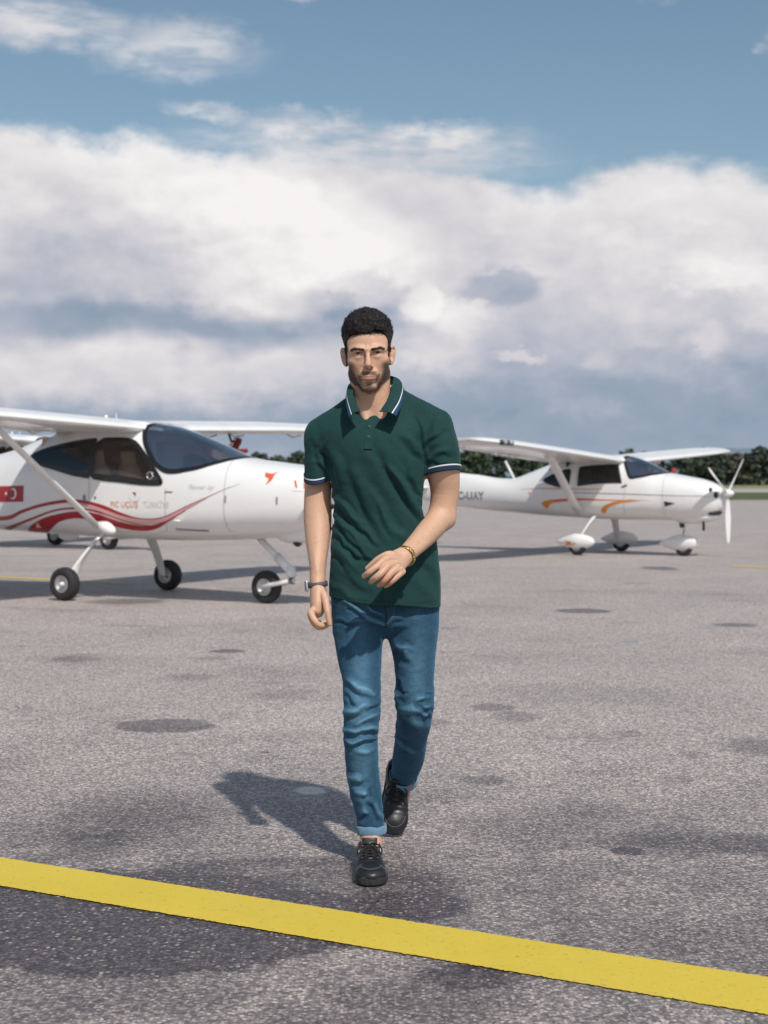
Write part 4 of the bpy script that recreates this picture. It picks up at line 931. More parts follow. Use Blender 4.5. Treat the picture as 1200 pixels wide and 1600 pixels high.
he((-8, -104, -55), (4.5, 6, 4), 3, 's'); he((8, -104, -55), (4.5, 6, 4), 3, 's')
ht([(-22, -84, -52), (-30, -78, -66), (-34, -72, -82)], [3, 3, 2], k=12, op='s')       # cheek folds
he((0, -84, -72), (34, 14, 20), 14)                    # mouth mound
ht([(-25, -85, -79), (-12, -96, -76), (0, -98.5, -77), (12, -96, -76), (25, -85, -79)], [2.4, 3.4, 3.2, 3.4, 2.4], k=4)
ht([(-23, -85, -81), (-12, -94, -84), (0, -97, -85), (12, -94, -84), (23, -85, -81)], [2.4, 3.8, 4.4, 3.8, 2.4], k=4)
ht([(-26, -90, -79.5), (-12, -103, -80), (0, -106, -81), (12, -103, -80), (26, -90, -79.5)], [1.8, 2.6, 2.6, 2.6, 1.8], k=1.5, op='s')
ht([(-14, -90, -98), (0, -95, -99), (14, -90, -98)], [4, 6, 4], k=9, op='s')
for sx in (-1, 1):                                     # eyelids round a narrow slit
    he((sx * 33, -70, -3), (15.5, 15.0, 13), 8)
    ht([(sx * 17, -88, -5), (sx * 26, -90, -2.8), (sx * 37, -88, -2.4), (sx * 48, -80, -5)], [9, 13, 13, 9], [1.6, 4.5, 4.3, 1.6], u=(0, 1, 0), k=0.5, op='s')
    ht([(sx * 17, -85, 3), (sx * 32, -92, 5), (sx * 50, -78, 1)], [3.5, 5, 4], k=9)          # lowered brow fold
    ht([(sx * 20, -81, -13), (sx * 33, -81, -17), (sx * 46, -73, -13)], [3, 4, 3], k=12)
    ht([(sx * 6, -95, 12), (sx * 7, -93, 22)], [1.8, 1.6], k=4, op='s')                    # frown line
    ex = sx * 76
    ht([(ex, 4, 18), (ex + sx * 8, 12, 22), (ex + sx * 12, 20, 13), (ex + sx * 10, 18, -8), (ex + sx * 4, 8, -26), (ex - sx * 2, 2, -34)], [5, 5, 5, 5, 6, 6], [3, 4, 4, 4, 5, 4], k=5)
    he((ex + sx * 2, 12, -8), (9, 8, 27), 5); he((ex - sx * 3, 6, -26), (8, 8, 10), 6); he((ex + sx * 7, 1, 2), (4.5, 6, 10), 3, 's')
for zz in (38, 47): ht([(-28, -92, zz - 2), (0, -95, zz + 1), (28, -92, zz - 2)], [1.3, 1.6, 1.3], k=4, op='s')
NB = W(588, 650, 4.86)
body.tub([H(4, 18, -40), H(6, 22, -90), W(584, 628, 4.83), W(590, 668, 4.86)], [.056, .060, .064, .080], [.060, .062, .064, .075], k=.02)   # neck
for sx in (-1, 1): body.tub([H(sx * 55, 20, -60), W(584 + sx * 12, 655, 4.775)], [.013, .012], k=.02)
# trunk (hidden by the shirt), arms, legs
body.loft([(.82, .005, 4.86, .120, .08, .08), (.93, -.000, 4.85, .120, .08, .09), (1.10, -.000, 4.85, .115, .075, .09), (1.28, -.000, 4.85, .135, .085, .09), (1.40, -.005, 4.85, .16, .09, .10), (1.48, -.01, 4.86, .12, .07, .08)], k=.03)
RA = [W(503, 668, 4.90), W(500, 730, 4.91), W(496.5, 775, 4.90), W(496.5, 806, 4.885), W(496.5, 842, 4.85), W(496.5, 880, 4.81), W(496.3, 908, 4.785)]
body.tub([W(560, 668, 4.88)] + RA, [.06, .062, .050, .046, .0475, .041, .029, .0245], [.06, .062, .052, .047, .046, .040, .034, .031], k=.03)
LA = [W(686, 668, 4.80), W(692, 725, 4.81), W(695, 770, 4.83), W(688, 806, 4.82), W(668, 832, 4.755), W(646, 855, 4.68), W(631, 869, 4.63)]
body.tub([W(640, 665, 4.84)] + LA, [.06, .062, .056, .048, .044, .040, .033, .029], [.06, .062, .055, .046, .043, .039, .030, .027], k=.03)
body.ell(W(697, 812, 4.835), (.030, .034, .030), .03)
RL = [W(552, 960, 4.87), W(558, 1040, 4.80), W(565, 1115, 4.73), W(568, 1180, 4.75), W(574, 1250, 4.77), W(580, 1312, 4.745), W(578, 1335, 4.725)]
body.tub(RL, [.075, .062, .048, .048, .040, .036, .038], k=.03)
LL = [W(640, 960, 4.88), W(646, 1040, 4.87), W(647, 1112, 4.87), W(642, 1160, 5.02), W(634, 1200, 5.18), W(627, 1230, 5.22), W(624, 1248, 5.20)]
body.tub(LL, [.075, .062, .050, .048, .042, .036, .036], k=.03)
# his left hand (image right), back of the hand to the camera
def hand(f, pal, fingers, k=.004):
    for pts, ra, rb, u in pal: f.tub(pts, ra, rb, u, k=.010)
    for pts, r in fingers: f.tub(pts, r, k=k)
A = W
hand(body, [([A(633, 868, 4.63), A(622, 876, 4.60), A(612, 885, 4.575)], [.030, .036, .038], [.018, .017, .014], (.5, 0, -.86))],
    [([A(618, 874, 4.585), A(604, 873, 4.555), A(590, 884, 4.53), A(577, 894, 4.525), A(569, 900, 4.55)], [.012, .0125, .0110, .0100, .0084]),
     ([A(620, 882, 4.578), A(607, 884, 4.540), A(594, 897, 4.515), A(584, 905, 4.525), A(580, 909, 4.56)], [.012, .0128, .0116, .0104, .0086]),
     ([A(624, 889, 4.578), A(615, 892, 4.545), A(603, 904, 4.530), A(595, 912, 4.545), A(592, 914, 4.58)], [.012, .0122, .0112, .0098, .0082]),
     ([A(629, 893, 4.582), A(623, 898, 4.560), A(612, 908, 4.550), A(604, 914, 4.565), A(602, 915, 4.59)], [.011, .0110, .0100, .0088, .0074]),
     ([A(622, 870, 4.60), A(608, 867, 4.575), A(592, 873, 4.575), A(581, 882, 4.580), A(574, 888, 4.585)], [.012, .0135, .0105, .0092, .0080])])
# his right hand, seen from the thumb side
hand(body, [([A(496, 908, 4.785), A(497, 926, 4.765), A(497, 944, 4.75), A(496, 955, 4.745)], [.023, .027, .027, .022], [.030, .038, .042, .040], (1, 0, 0))],
    [([A(490, 953, 4.715), A(486, 958, 4.71), A(492, 970, 4.695), A(500, 977, 4.70), A(511, 976, 4.72)], [.012, .0115, .0105, .0098, .0082]),
     ([A(489, 955, 4.74), A(485.5, 961, 4.74), A(491, 974, 4.73), A(499, 980, 4.735), A(510, 978, 4.75)], [.012, .0115, .0105, .0098, .0082]),
     ([A(489, 955, 4.765), A(486, 961, 4.77), A(491, 973, 4.765), A(499, 979, 4.77), A(509, 977, 4.78)], [.012, .011, .0100, .009, .008]),
     ([A(490, 953, 4.79), A(487, 958, 4.80), A(492, 968, 4.80), A(499, 973, 4.805), A(507, 972, 4.81)], [.011, .0100, .009, .008, .007]),
     ([A(502, 922, 4.745), A(508, 936, 4.715), A(511, 952, 4.695), A(513, 964, 4.69), A(515, 975, 4.69)], [.012, .0125, .0108, .0096, .0080])])
for a_, b_, c_ in (((623, 877, 4.578), (611, 880, 4.555), 0), ((626, 882, 4.575), (613, 888, 4.556), 0), ((629, 887, 4.578), (619, 894, 4.560), 0)):
    body.tub([W(*a_) + np.array((0, -.012, 0)), W(*b_) + np.array((0, -.008, 0))], [.0022, .0022], k=.006)
for pts_ in ([(650, 848, 4.655), (643, 852, 4.64), (636, 862, 4.615)], [(668, 828, 4.715), (660, 836, 4.69), (650, 850, 4.65)], [(494, 850, 4.81), (492, 872, 4.785), (495, 895, 4.765)], [(500, 862, 4.80), (498, 880, 4.78), (497, 898, 4.762)]):
    body.tub([W(*p) for p in pts_], [.0015, .0020, .0015], k=.006)
V, Q = mesh_field(body, (-.36, 4.42, .02), (.32, 5.42, 1.88), .0024)
V = relax(V, Q, 1, .35)
hl = HL(V); hx, hy, hz = hl[:, 0], hl[:, 1], hl[:, 2]; head = hz > -150
nz = fbm(V, 120, 2)
# beard: sideburns, jaw, moustache
jaw = sm(-22, -44, hz - 0.0 * hx) * sm(38, 58, np.abs(hx) + 0.10 * np.maximum(0, -hz - 60) * 3) * sm(60, 15, hy)
low = 1.0 * sm(-90, -102, hz + 0.018 * hx * hx * 0 + nz * 2) * sm(55, 10, hy) * sm(8, 22, np.abs(hx) * .0 + 22)
side = sm(20, 10, hz) * sm(58, 70, np.abs(hx)) * sm(12, -2, hy) * sm(-40, -18, hy)
diag = sm(-6, 8, np.abs(hx) - (58 + (hz + 40) * .55)) * sm(-25, -50, hz) * sm(58, 20, hy)     # cheek line
mou = sm(-60, -64, hz) * sm(-77, -73, hz) * sm(36, 18, np.abs(hx) + nz * 3) * (hy < -60)
mou2 = sm(20, 26, np.abs(hx)) * sm(42, 34, np.abs(hx)) * sm(-64, -72, hz) * sm(-106, -94, hz) * (hy < -50)
soul = sm(12, 6, np.abs(hx)) * sm(-91, -94, hz) * (hz > -104) * .7
beard = np.clip(np.maximum.reduce([jaw * .85, low, side * .9, diag * 1.0, mou * 1.0, mou2 * .75, soul]), 0, 1) * sm(-4, 5, hz + nz * 2 - np.interp(np.abs(hx), [0, 30, 45, 62, 70], [-129, -119, -101, -86, -79])) * (1 - .75 * np.exp(-((np.abs(hx) - 17) / 8) ** 2 - ((hz + 103) / 7) ** 2)) * head * (np.abs(hx) < 75) * (1 - (hz < -100) * sm(-48, -20, hy))
bareneck = sm(-128, -142, hz + hy * .35 + 20); beard *= (1 - bareneck)
lips = (sm(27, 22, np.abs(hx)) * (hy < -80) * sm(-72.5, -75, hz + .05 * np.abs(hx)) * sm(-91, -88.5, hz - .22 * np.abs(hx))); beard *= (1 - lips)
brow = np.maximum.reduce([sm(4.6, 1.8, np.abs(hz - (6.5 + .16 * np.minimum(np.abs(hx) - 20, 20) - .30 * np.maximum(0, np.abs(hx) - 42)))) * sm(9, 14, np.abs(hx)) * sm(56, 48, np.abs(hx)) * (hy < -45)])
scalp = sm(55, 64, hz - 0.05 * np.abs(hx) + nz * 2 + np.maximum(0, np.abs(hx) - 48) * .9 * 0) * 1.0
tmp = sm(62, 67, np.abs(hx) + nz * 1.5) * (hz > 4) * (np.abs(hx) < 77); back = sm(14, 24, hy) * (hz > -60) * (np.abs(hx) < 84) * (hz < 200)
scalp = np.maximum.reduce([scalp, tmp * (hy > -50), back * (np.abs(hx) < 75)]) * head
flush = sm(22, 8, np.hypot(hx, hz + 46)) * (hy < -80) * .22 + sm(14, 0, np.hypot(np.abs(hx) - 88, hz + 10)) * .5
fl2 = sm(.05, .03, np.linalg.norm(V - A(597, 900, 4.55), axis=1)) * .35
SKIN = bpy.data.materials.new('skin'); SKIN.use_nodes = True
def skin():
    nt = SKIN.node_tree; b = nt.nodes['Principled BSDF']; at = lambda n: E(nt, (lambda q: (setattr(q, 'attribute_name', n), q.outputs['Fac'])[1])(nt.nodes.new('ShaderNodeAttribute')))
    tc = nt.nodes.new('ShaderNodeTexCoord'); P = E(nt, tc.outputs['Object'])
    c = mixc(nt, noise(nt, P, 14, 5, .6), (0.52, 0.305, 0.20), (0.66, 0.42, 0.295))
    c = mixc(nt, noise(nt, P, 55, 4, .65).sstep(.5, .75, 0, .28), c, (0.44, 0.20, 0.135))
    c = mixc(nt, noise(nt, P, 420, 2, .6).sstep(.55, .8, 0, .25), c, (0.30, 0.16, 0.11))
    c = mixc(nt, at('flush'), c, (0.50, 0.19, 0.14)); c = mixc(nt, at('lips') * .75, c, (0.40, 0.18, 0.14))
    st = noise(nt, P, 700, 3, .7).sstep(.36, .58); bw = at('beard')
    c = mixc(nt, (bw * (st * .42 + .56) * .93).clamp(), c, (0.028, 0.018, 0.015)); c = mixc(nt, (at('brow') * (st * .3 + .7)).clamp(), c, (0.020, 0.014, 0.012)); c = mixc(nt, at('scalp'), c, (0.014, 0.011, 0.011))
    link(nt, c, b.inputs['Base Color']); link(nt, noise(nt, P, 60, 3, .6) * .2 + .40, b.inputs['Roughness'])
    b.inputs['Subsurface Weight'].default_value = .12; b.inputs['Subsurface Scale'].default_value = .006; b.inputs['Subsurface Radius'].default_value = (1, .35, .2); b.inputs['Specular IOR Level'].default_value = .4
    bn = N(nt, 'ShaderNodeBump', Strength=.35, Distance=.0012); link(nt, noise(nt, P, 380, 3, .6) + bw * st * .8, bn.inputs['Height']); nt.links.new(bn.outputs[0], b.inputs['Normal'])
skin()
BODY = (V, Q, dict(beard=beard, lips=lips, brow=brow, scalp=scalp, flush=np.clip(flush * head + fl2, 0, 1)))
# eyes
EYE = bpy.data.materials.new('eyeball'); EYE.use_nodes = True
def eyem():
    nt = EYE.node_tree; b = nt.nodes['Principled BSDF']; tc = nt.nodes.new('ShaderNodeTexCoord'); x, y, z = sep(nt, E(nt, tc.outputs['Object']))
    r = (x * x + z * z).f('SQRT') * 1000.0; fr = y.sstep(-.002, -.004)
    c = mixc(nt, r.sstep(6.6, 5.8) * fr, (0.40, 0.33, 0.31), (0.05, 0.028, 0.016)); c = mixc(nt, r.sstep(2.9, 2.4) * fr, c, (0.004, 0.004, 0.004)); link(nt, c, b.inputs['Base Color']); b.inputs['Roughness'].default_value = .12
eyem()
for sx in (-1, 1):
    e = ellipsoid('eye', (0, 0, 0), (.0128, .0128, .0128), EYE, None, seg=24, rings=16); e.parent = man; c = H(sx * 33, -72.5, -3.5); e.location = (c[0], c[1] - 4.82, c[2])
    # lashes: a dark rim along the upper lid
    v, f_ = tube_mesh(crom([H(sx * 19, -85.5, -3.5), H(sx * 26, -88.5, 1.0), H(sx * 37, -87.0, 1.2), H(sx * 47, -80, -3)], 4), .0011, seg=6)
    fix(mesh('eyelashes', v, f_, BLACKTRIM, man))
# eyebrows and beard as short hairs, joined
def hairs(name, pts, nrm, dirs, L, w, mat, jit=.4, seg=2, curl=0.0):
    n = len(pts); r = RNG; V = []; F = []
    d = dirs + r.normal(0, jit, (n, 3)); d /= np.linalg.norm(d, axis=1)[:, None]
    side_ = np.cross(d, r.normal(0, 1, (n, 3))); side_ /= np.linalg.norm(side_, axis=1)[:, None]; cu = np.cross(side_, d)
    ln = L * r.uniform(.6, 1.3, (n, 1)); rows = []
    for k in range(seg + 1):
        t = k / seg; c = pts + d * ln * (t if not curl else math.sin(t * curl) / curl) + cu * ln * ((1 - math.cos(t * curl)) / curl if curl else 0)
        wd = w * (1 - .75 * t); rows += [c - side_ * wd, c + side_ * wd]
    A_ = np.stack(rows, 1); V = A_.reshape(-1, 3); m = 2 * (seg + 1); o = np.arange(n)[:, None] * m
    Q_ = np.concatenate([np.concatenate([o + 2 * k, o + 2 * k + 1, o + 2 * k + 3, o + 2 * k + 2], 1) for k in range(seg)])
    return V, Q_
HAIRM, _nt, _b = principled('dark_hair', (0.02, 0.016, 0.015), 0.68, spec=.3)
_g = _nt.nodes.new('ShaderNodeNewGeometry'); _tc = _nt.nodes.new('ShaderNodeTexCoord'); _r = (E(_nt, _g.outputs['Random Per Island']) * .6 + noise(_nt, E(_nt, _tc.outputs['Object']), 110, 3, .6) * .6).clamp()
link(_nt, mixc(_nt, _r, (0.005, 0.004, 0.005), (0.045, 0.038, 0.038)), _b.inputs['Base Color'])
NV = vnormals(V, Q)
def scatter(mask, n):
    p = np.where(mask > 0, mask, 0).astype(float); p /= p.sum(); i = RNG.choice(len(V), n, p=p); return V[i] + RNG.normal(0, .0011, (n, 3)), NV[i]
front = (hy < 12) * head
p_, n_ = scatter(beard ** 2 * front * (hz > -128), 8000); v1 = hairs('b', p_ - n_ * .0005, n_, n_ * .55 + np.array((0, 0, -1.2)), .0030, .00020, None, .35)
vA = v1; p_, n_ = scatter(scalp * front * (hz > -6) * (hz < 66), 6000); v1 = hairs('b', p_, n_, n_ * .25 + np.array((0, .25, -.8)), .0042, .00032, None, .25)
fix(npmesh('sideburn_hair', v1[0], v1[1], HAIRM, man))['kind'] = 'stuff'; v1 = vA
fix(npmesh('beard', v1[0], v1[1], HAIRM, man))['kind'] = 'stuff'
fore = sm(1.22, 1.26, V[:, 2]) * 0 + np.where(~head, 1.0, 0) * (((V[:, 0] < W(512, 800, 4.8)[0]) & (V[:, 2] < W(0, 790, 4.8)[2]) & (V[:, 2] > W(0, 905, 4.8)[2])) | ((V[:, 1] < 4.80) & (V[:, 0] > W(640, 850, 4.68)[0]) & (V[:, 2] > W(0, 880, 4.65)[2]) & (V[:, 2] < W(0, 800, 4.8)[2])))
p_, n_ = scatter(fore * 1.0, 3200); v1 = hairs('a', p_ - n_ * .001, n_, n_ * .35 + np.array((0, 0, -.9)), .011, .00009, None, .3, seg=3, curl=.8)
fix(npmesh('forearm_hair', v1[0], v1[1], HAIRM, man))['kind'] = 'stuff'
p_, n_ = scatter(np.exp(-((hz - 61 - nz * 3) / 4.5) ** 2) * (np.abs(hx) < 68) * (hy < -20) * head, 2200); v1 = hairs('f', p_, n_, n_ * .5 + np.array((0, 0, -.6)), .0062, .00035, None, .4, seg=3, curl=1.5)
fix(npmesh('hairline_strands', v1[0], v1[1], HAIRM, man))['kind'] = 'stuff'
for sx in (-1, 1):
    p_, n_ = scatter((brow > .3) * (np.sign(hx) == sx) * 1.0, 520); v1 = hairs('b', p_, n_, n_ * .12 + np.array((sx * .9, 0, .10)), .0060, .00026, None, .25); fix(npmesh('eyebrow', v1[0], v1[1], HAIRM, man))
# hair: cropped curly cap
hf = Field()
def hh(c, r, k=12, op='u'): hf.ell(H(*c), np.array(r) / 1000.0, k / 1000.0, op, rx)
hh((0, 6, 62), (83, 99, 86)); hh((0, -28, 96), (60, 62, 38), 20); hh((0, 24, 10), (75, 76, 80), 10)
hh((0, -105, 14), (60, 62, 52), 6, 's'); hh((-34, -78, 28), (38, 50, 38), 5, 's'); hh((34, -78, 31), (38, 50, 41), 5, 's'); hh((0, -85, -60), (120, 88, 74), 10, 's')
hh((0, -10, -92), (110, 200, 70), 6, 's')
for sx in (-1, 1): hh((sx * 90, 10, -12), (16, 24, 30), 4, 's'); hf.ell(H(sx * 92, 0, -20), (.022, .04, .034), .008, 's', rx)
hf.mod(lambda P, d: d - (.0050 * fbm(P, 75, 2) + .0065 * np.abs(vnoise(P + 3, 62))) * sm(35, 75, HL(P)[..., 2]), H(-120, -140, -40), H(120, 140, 180))
HV, HQ = mesh_field(hf, H(-110, -130, -70), H(110, 130, 175), .0024); hair = fix(npmesh('hair', HV, HQ, HAIRM, man))
HN = vnormals(HV, HQ); hl2 = HL(HV)
wt = sm(35, 62, hl2[:, 2]) + .75 + 1.2 * np.exp(-((hl2[:, 2] - 66) / 9) ** 2) * (hl2[:, 1] < -40); wt *= (hl2[:, 1] < 70); wt /= wt.sum(); ii = RNG.choice(len(HV), 16000, p=wt); top_ = sm(50, 85, HL(HV[ii])[:, 2])[:, None]
dd = HN[ii] * (.25 + .65 * top_) + np.array((0, -.1, .0)) + RNG.normal(0, .5, (16000, 3)) * top_ + np.array((0, 0, -.7)) * (1 - top_)
v1 = hairs('c', HV[ii] - HN[ii] * .0015, HN[ii], dd, 0.0045 + .0095 * top_, .00055, None, .15, seg=5, curl=3.6); c_ = fix(npmesh('curls', v1[0], v1[1], HAIRM, hair)); c_.matrix_parent_inverse = Matrix.Identity(4); c_['kind'] = 'stuff'

# ------------------------------------------------------------------ clothes
def folds(V, N_, lst, Y=4.68, back=False):
    """real creases: ridges (+) and valleys (-) running over the cloth, in metres across the body and up"""
    out = np.zeros(len(V)); p = V[:, [0, 2]]; fr = sm(.15, -.25, N_[:, 1])
    for (x0, y0, x1, y1, w, a) in lst:
        A_, B_ = XZ(x0, y0, Y), XZ(x1, y1, Y); d = B_ - A_; L = d @ d; t = ((p - A_) @ d) / L; tc = np.clip(t, 0, 1); q = p - A_ - tc[:, None] * d
        wob = .004 * np.sin(tc * 7 + x0); nrm = np.array((-d[1], d[0])) / math.sqrt(L); s = q @ nrm + wob; end = np.exp(-(np.maximum(0, np.maximum(-t, t - 1)) * math.sqrt(L) / w) ** 2)
        tap = .35 + .65 * np.sin(np.pi * np.clip(tc, .05, .95)); prof = np.exp(-(s / w) ** 2) - .45 * np.exp(-((s - 1.5 * w) / w) ** 2)
        out += a * prof * tap * end
    return out * fr
def cloth_mat(name, c1, c2, rough, weave, wstr, wear=None, spec=.2, stripes=None):
    m, nt, b = principled(name, c1, rough, spec=spec); tc = nt.nodes.new('ShaderNodeTexCoord'); P = E(nt, tc.outputs['Object'])
    n = noise(nt, P, 9, 5, .6); n2 = noise(nt, vscale(nt, P, (1, 1, 1.0)), weave, 3, .7)
    c = mixc(nt, (n * .35 + n2.sstep(.25, .75) * .65), c1, c2)
    if wear:
        at = nt.nodes.new('ShaderNodeAttribute'); at.attribute_name = 'wear'; c = mixc(nt, E(nt, at.outputs['Fac']) * noise(nt, P, 30, 4, .7).sstep(.3, .7, .6, 1.0), c, wear)
    link(nt, c, b.inputs['Base Color']); b.inputs['Sheen Weight'].default_value = .25; b.inputs['Sheen Roughness'].default_value = .5; b.inputs['Sheen Tint'].default_value = tuple(min(1, v * 4 + .1) for v in c2) + (1,)
    bn = N(nt, 'ShaderNodeBump', Strength=wstr, Distance=.0015); link(nt, n2 + noise(nt, P, 28, 5, .6) * 3.0, bn.inputs['Height']); nt.links.new(bn.outputs[0], b.inputs['Normal']); return m
GREEN = cloth_mat('green_pique_knit', (0.006, 0.029, 0.030), (0.014, 0.057, 0.054), .8, 380, .6)
DENIM = cloth_mat('blue_denim', (0.003, 0.012, 0.030), (0.035, 0.113, 0.192), .85, 270, 1.0, wear=(0.13, 0.28, 0.40))
DENIM_IN = cloth_mat('denim_reverse', (0.06, 0.14, 0.23), (0.20, 0.33, 0.45), .9, 430, .6)
BLUET = varied('blue_rib', (0.004, 0.040, 0.095), .8, amt=.2, scale=300); NAVY = varied('navy_rib', (0.008, 0.030, 0.075), .8, amt=.2, scale=300); WHITET = varied('white_rib', (0.75, 0.77, 0.78), .8, amt=.05, scale=300)
THREAD = varied('pale_thread', (0.20, 0.22, 0.22), .8); DARKSEAM = varied('dark_seam', (0.008, 0.02, 0.035), .9)

# shirt
sh = Field()
def row(py, l, r, Yc, df, db): a = W(l, py, Yc); b_ = W(r, py, Yc); return (a[2], (a[0] + b_[0]) / 2, Yc, (b_[0] - a[0]) / 2, df, db)
sh.loft([row(975, 514, 689, 4.845, .128, .125), row(945, 514, 689, 4.845, .128, .125), row(910, 514.5, 689, 4.845, .125, .12), row(885, 516, 687, 4.845, .120, .118), row(850, 517.5, 683, 4.845, .114, .112), row(810, 520, 679, 4.85, .110, .110),
         row(770, 519, 672, 4.85, .118, .115), row(740, 513, 672, 4.85, .126, .120), row(705, 506, 676, 4.855, .130, .122), row(675, 503, 684, 4.86, .122, .115), row(655, 511, 678, 4.865, .100, .10), row(640, 527, 665, 4.87, .080, .085), row(628, 540, 648, 4.875, .062, .07), row(616, 552, 630, 4.88, .05, .06), row(606, 558, 622, 4.88, .045, .05)], n=2.25)
for sx_, (a_, b_) in ((-1, ((552, 632, 4.87), (502, 677, 4.895))), (1, ((628, 623, 4.86), (682, 664, 4.82)))): sh.tub([W(*a_), W(*b_)], [.030, .054], k=.03)
RS = [W(516, 678, 4.88), W(505.5, 690, 4.89), W(498.5, 712, 4.895), W(497.5, 747, 4.895), W(497.5, 772, 4.895)]
LS = [W(668, 674, 4.83), W(682, 688, 4.82), W(690, 705, 4.81), W(691, 737, 4.815), W(691.5, 770, 4.82)]
RSr = ([.056, .062, .0505, .0475, .047], [.062, .070, .068, .066, .064]); LSr = ([.058, .066, .060, .0615, .061], [.064, .070, .070, .069, .068])
sh.tub(RS, RSr[0], RSr[1], k=.028); sh.tub(LS, LSr[0], LSr[1], k=.028)
def plane_cut(p0, nrm, lo, hi, k=.003, field=None):
    p0 = np.array(p0); nrm = np.array(nrm, float); nrm /= np.linalg.norm(nrm); (field or sh).add(lambda P: -((P - p0) @ nrm), lo, hi, k, 's')
shell = Field(); shell.ops = list(sh.ops)
# sleeve hems
def cutbox(p0, nrm, lo, hi, f=sh):
    p0 = np.array(p0); nrm = np.array(nrm, float); nrm /= np.linalg.norm(nrm); lo = np.array(lo); hi = np.array(hi)
    def fn(P, d):
        inb = np.all((P > lo) & (P < hi), axis=-1); return np.where(inb, np.maximum(d, (P - p0) @ nrm), d)
    f.mod(fn, lo, hi)
HR_ = W(497, 746, 4.895); HL_ = W(690, 740, 4.815)
nR = np.array((.16, .35, -1.0)); nL = np.array((.14, -.15, -1.0))
cutbox(HR_, nR, (HR_[0] - .12, 4.6, HR_[2] - .15), (W(518, 740, 4.9)[0], 5.1, HR_[2] + .08)); cutbox(HL_, nL, (W(661, 740, 4.8)[0], 4.6, HL_[2] - .15), (HL_[0] + .14, 5.1, HL_[2] + .08))
# hem, dipping towards the front right
def hem(P, d):
    x = P[..., 0]; t = (x - W(514, 940, 4.8)[0]) / .38; zc = W(600, 940, 4.72)[2] - .004 - .030 * np.clip(t, 0, 1) ** .8 * (1 - .25 * np.clip(t, 0, 1)) + .010 * (1 - np.clip(t, 0, 1)) + .003 * np.sin(x * 28)
    return np.where(P[..., 2] < zc + .1, np.maximum(d, zc - P[..., 2]), d)
sh.mod(hem, (-.4, 4.4, .7), (.4, 5.2, 1.05))
# neck opening
sh.tub([W(576, 655, 4.70), W(580, 620, 4.80), H(6, 22, -70)], [.008, .050, .064], k=.004, op='s'); sh.tub([W(577, 655, 4.68), W(577, 640, 4.70), W(578, 600, 4.76)], [.015, .028, .05], k=.004, op='s')
sh.mod(lambda P, d: np.maximum(d, -(d + .006)) if False else d, (0, 0, 0), (0, 0, 0))
SV, SQ = mesh_field(sh, (-.36, 4.64, .78), (.33, 5.06, 1.62), .0034); SV = relax(SV, SQ, 3, .5); SN = vnormals(SV, SQ)
SF = [(462, 600)]
z6 = lambda *a: tuple(v for v in a)
def F6(x0, y0, x1, y1, w, a): return (460 + x0 * .2375, 600 + y0 * .2375, 460 + x1 * .2375, 600 + y1 * .2375, w, a)
SLV = 1
shirt_f = [F6(590, 560, 830, 930, .010, -.0075), F6(640, 560, 860, 880, .011, .0065), F6(330, 600, 560, 1060, .015, -.0060), F6(420, 600, 640, 980, .018, .0060), F6(250, 790, 400, 960, .009, -.0055), F6(400, 960, 540, 1080, .010, -.0060), F6(270, 760, 440, 920, .009, .0055),
    F6(245, 900, 380, 1080, .008, -.0055), F6(380, 1080, 510, 1190, .009, -.0055), F6(260, 870, 440, 1060, .009, .0050), F6(240, 990, 330, 1100, .008, -.006), F6(330, 1100, 460, 1190, .009, -.0065), F6(240, 1060, 420, 1230, .012, .0045), F6(240, 1130, 340, 1250, .009, -.004),
    F6(190, 450, 280, 700, .012, -.0050), F6(240, 420, 330, 640, .014, .0040), F6(160, 300, 130, 460, .010, -.0035), F6(700, 380, 850, 520, .012, -.0045), F6(720, 330, 860, 450, .013, .0045), F6(800, 220, 870, 500, .008, -.0050), F6(850, 430, 990, 310, .008, -.0045), F6(870, 500, 1010, 420, .010, .0045), F6(880, 520, 1000, 540, .008, -.003), F6(860, 400, 960, 230, .009, .004),
    F6(500, 400, 640, 620, .020, -.0035), F6(440, 380, 560, 560, .022, .003), F6(750, 640, 850, 760, .009, -.0045), F6(700, 500, 800, 700, .014, -.0035), F6(600, 900, 760, 1060, .014, .004), F6(560, 1200, 700, 1420, .018, -.003), F6(700, 1150, 900, 1420, .020, .0035), F6(820, 1180, 950, 1330, .014, -.004), F6(300, 1280, 480, 1400, .014, -.0035), F6(240, 1330, 400, 1430, .012, .003),
    F6(90, 380, 170, 600, .010, -.0035), F6(110, 500, 230, 560, .008, .0035), F6(230, 540, 140, 420, .008, -.004), F6(1000, 180, 1050, 420, .014, .003), F6(930, 480, 1060, 470, .010, -.003), F6(540, 480, 700, 760, .012, -.004), F6(480, 700, 620, 1000, .010, -.0035)]
SV = SV + SN * (folds(SV, SN, shirt_f) * 1.5 + .0022 * fbm(SV * np.array((1, 1, .6)), 14, 3) + .0012 * fbm(SV, 45, 2))[:, None]
shirt = fix(npmesh('polo_shirt', SV, SQ, GREEN, man))
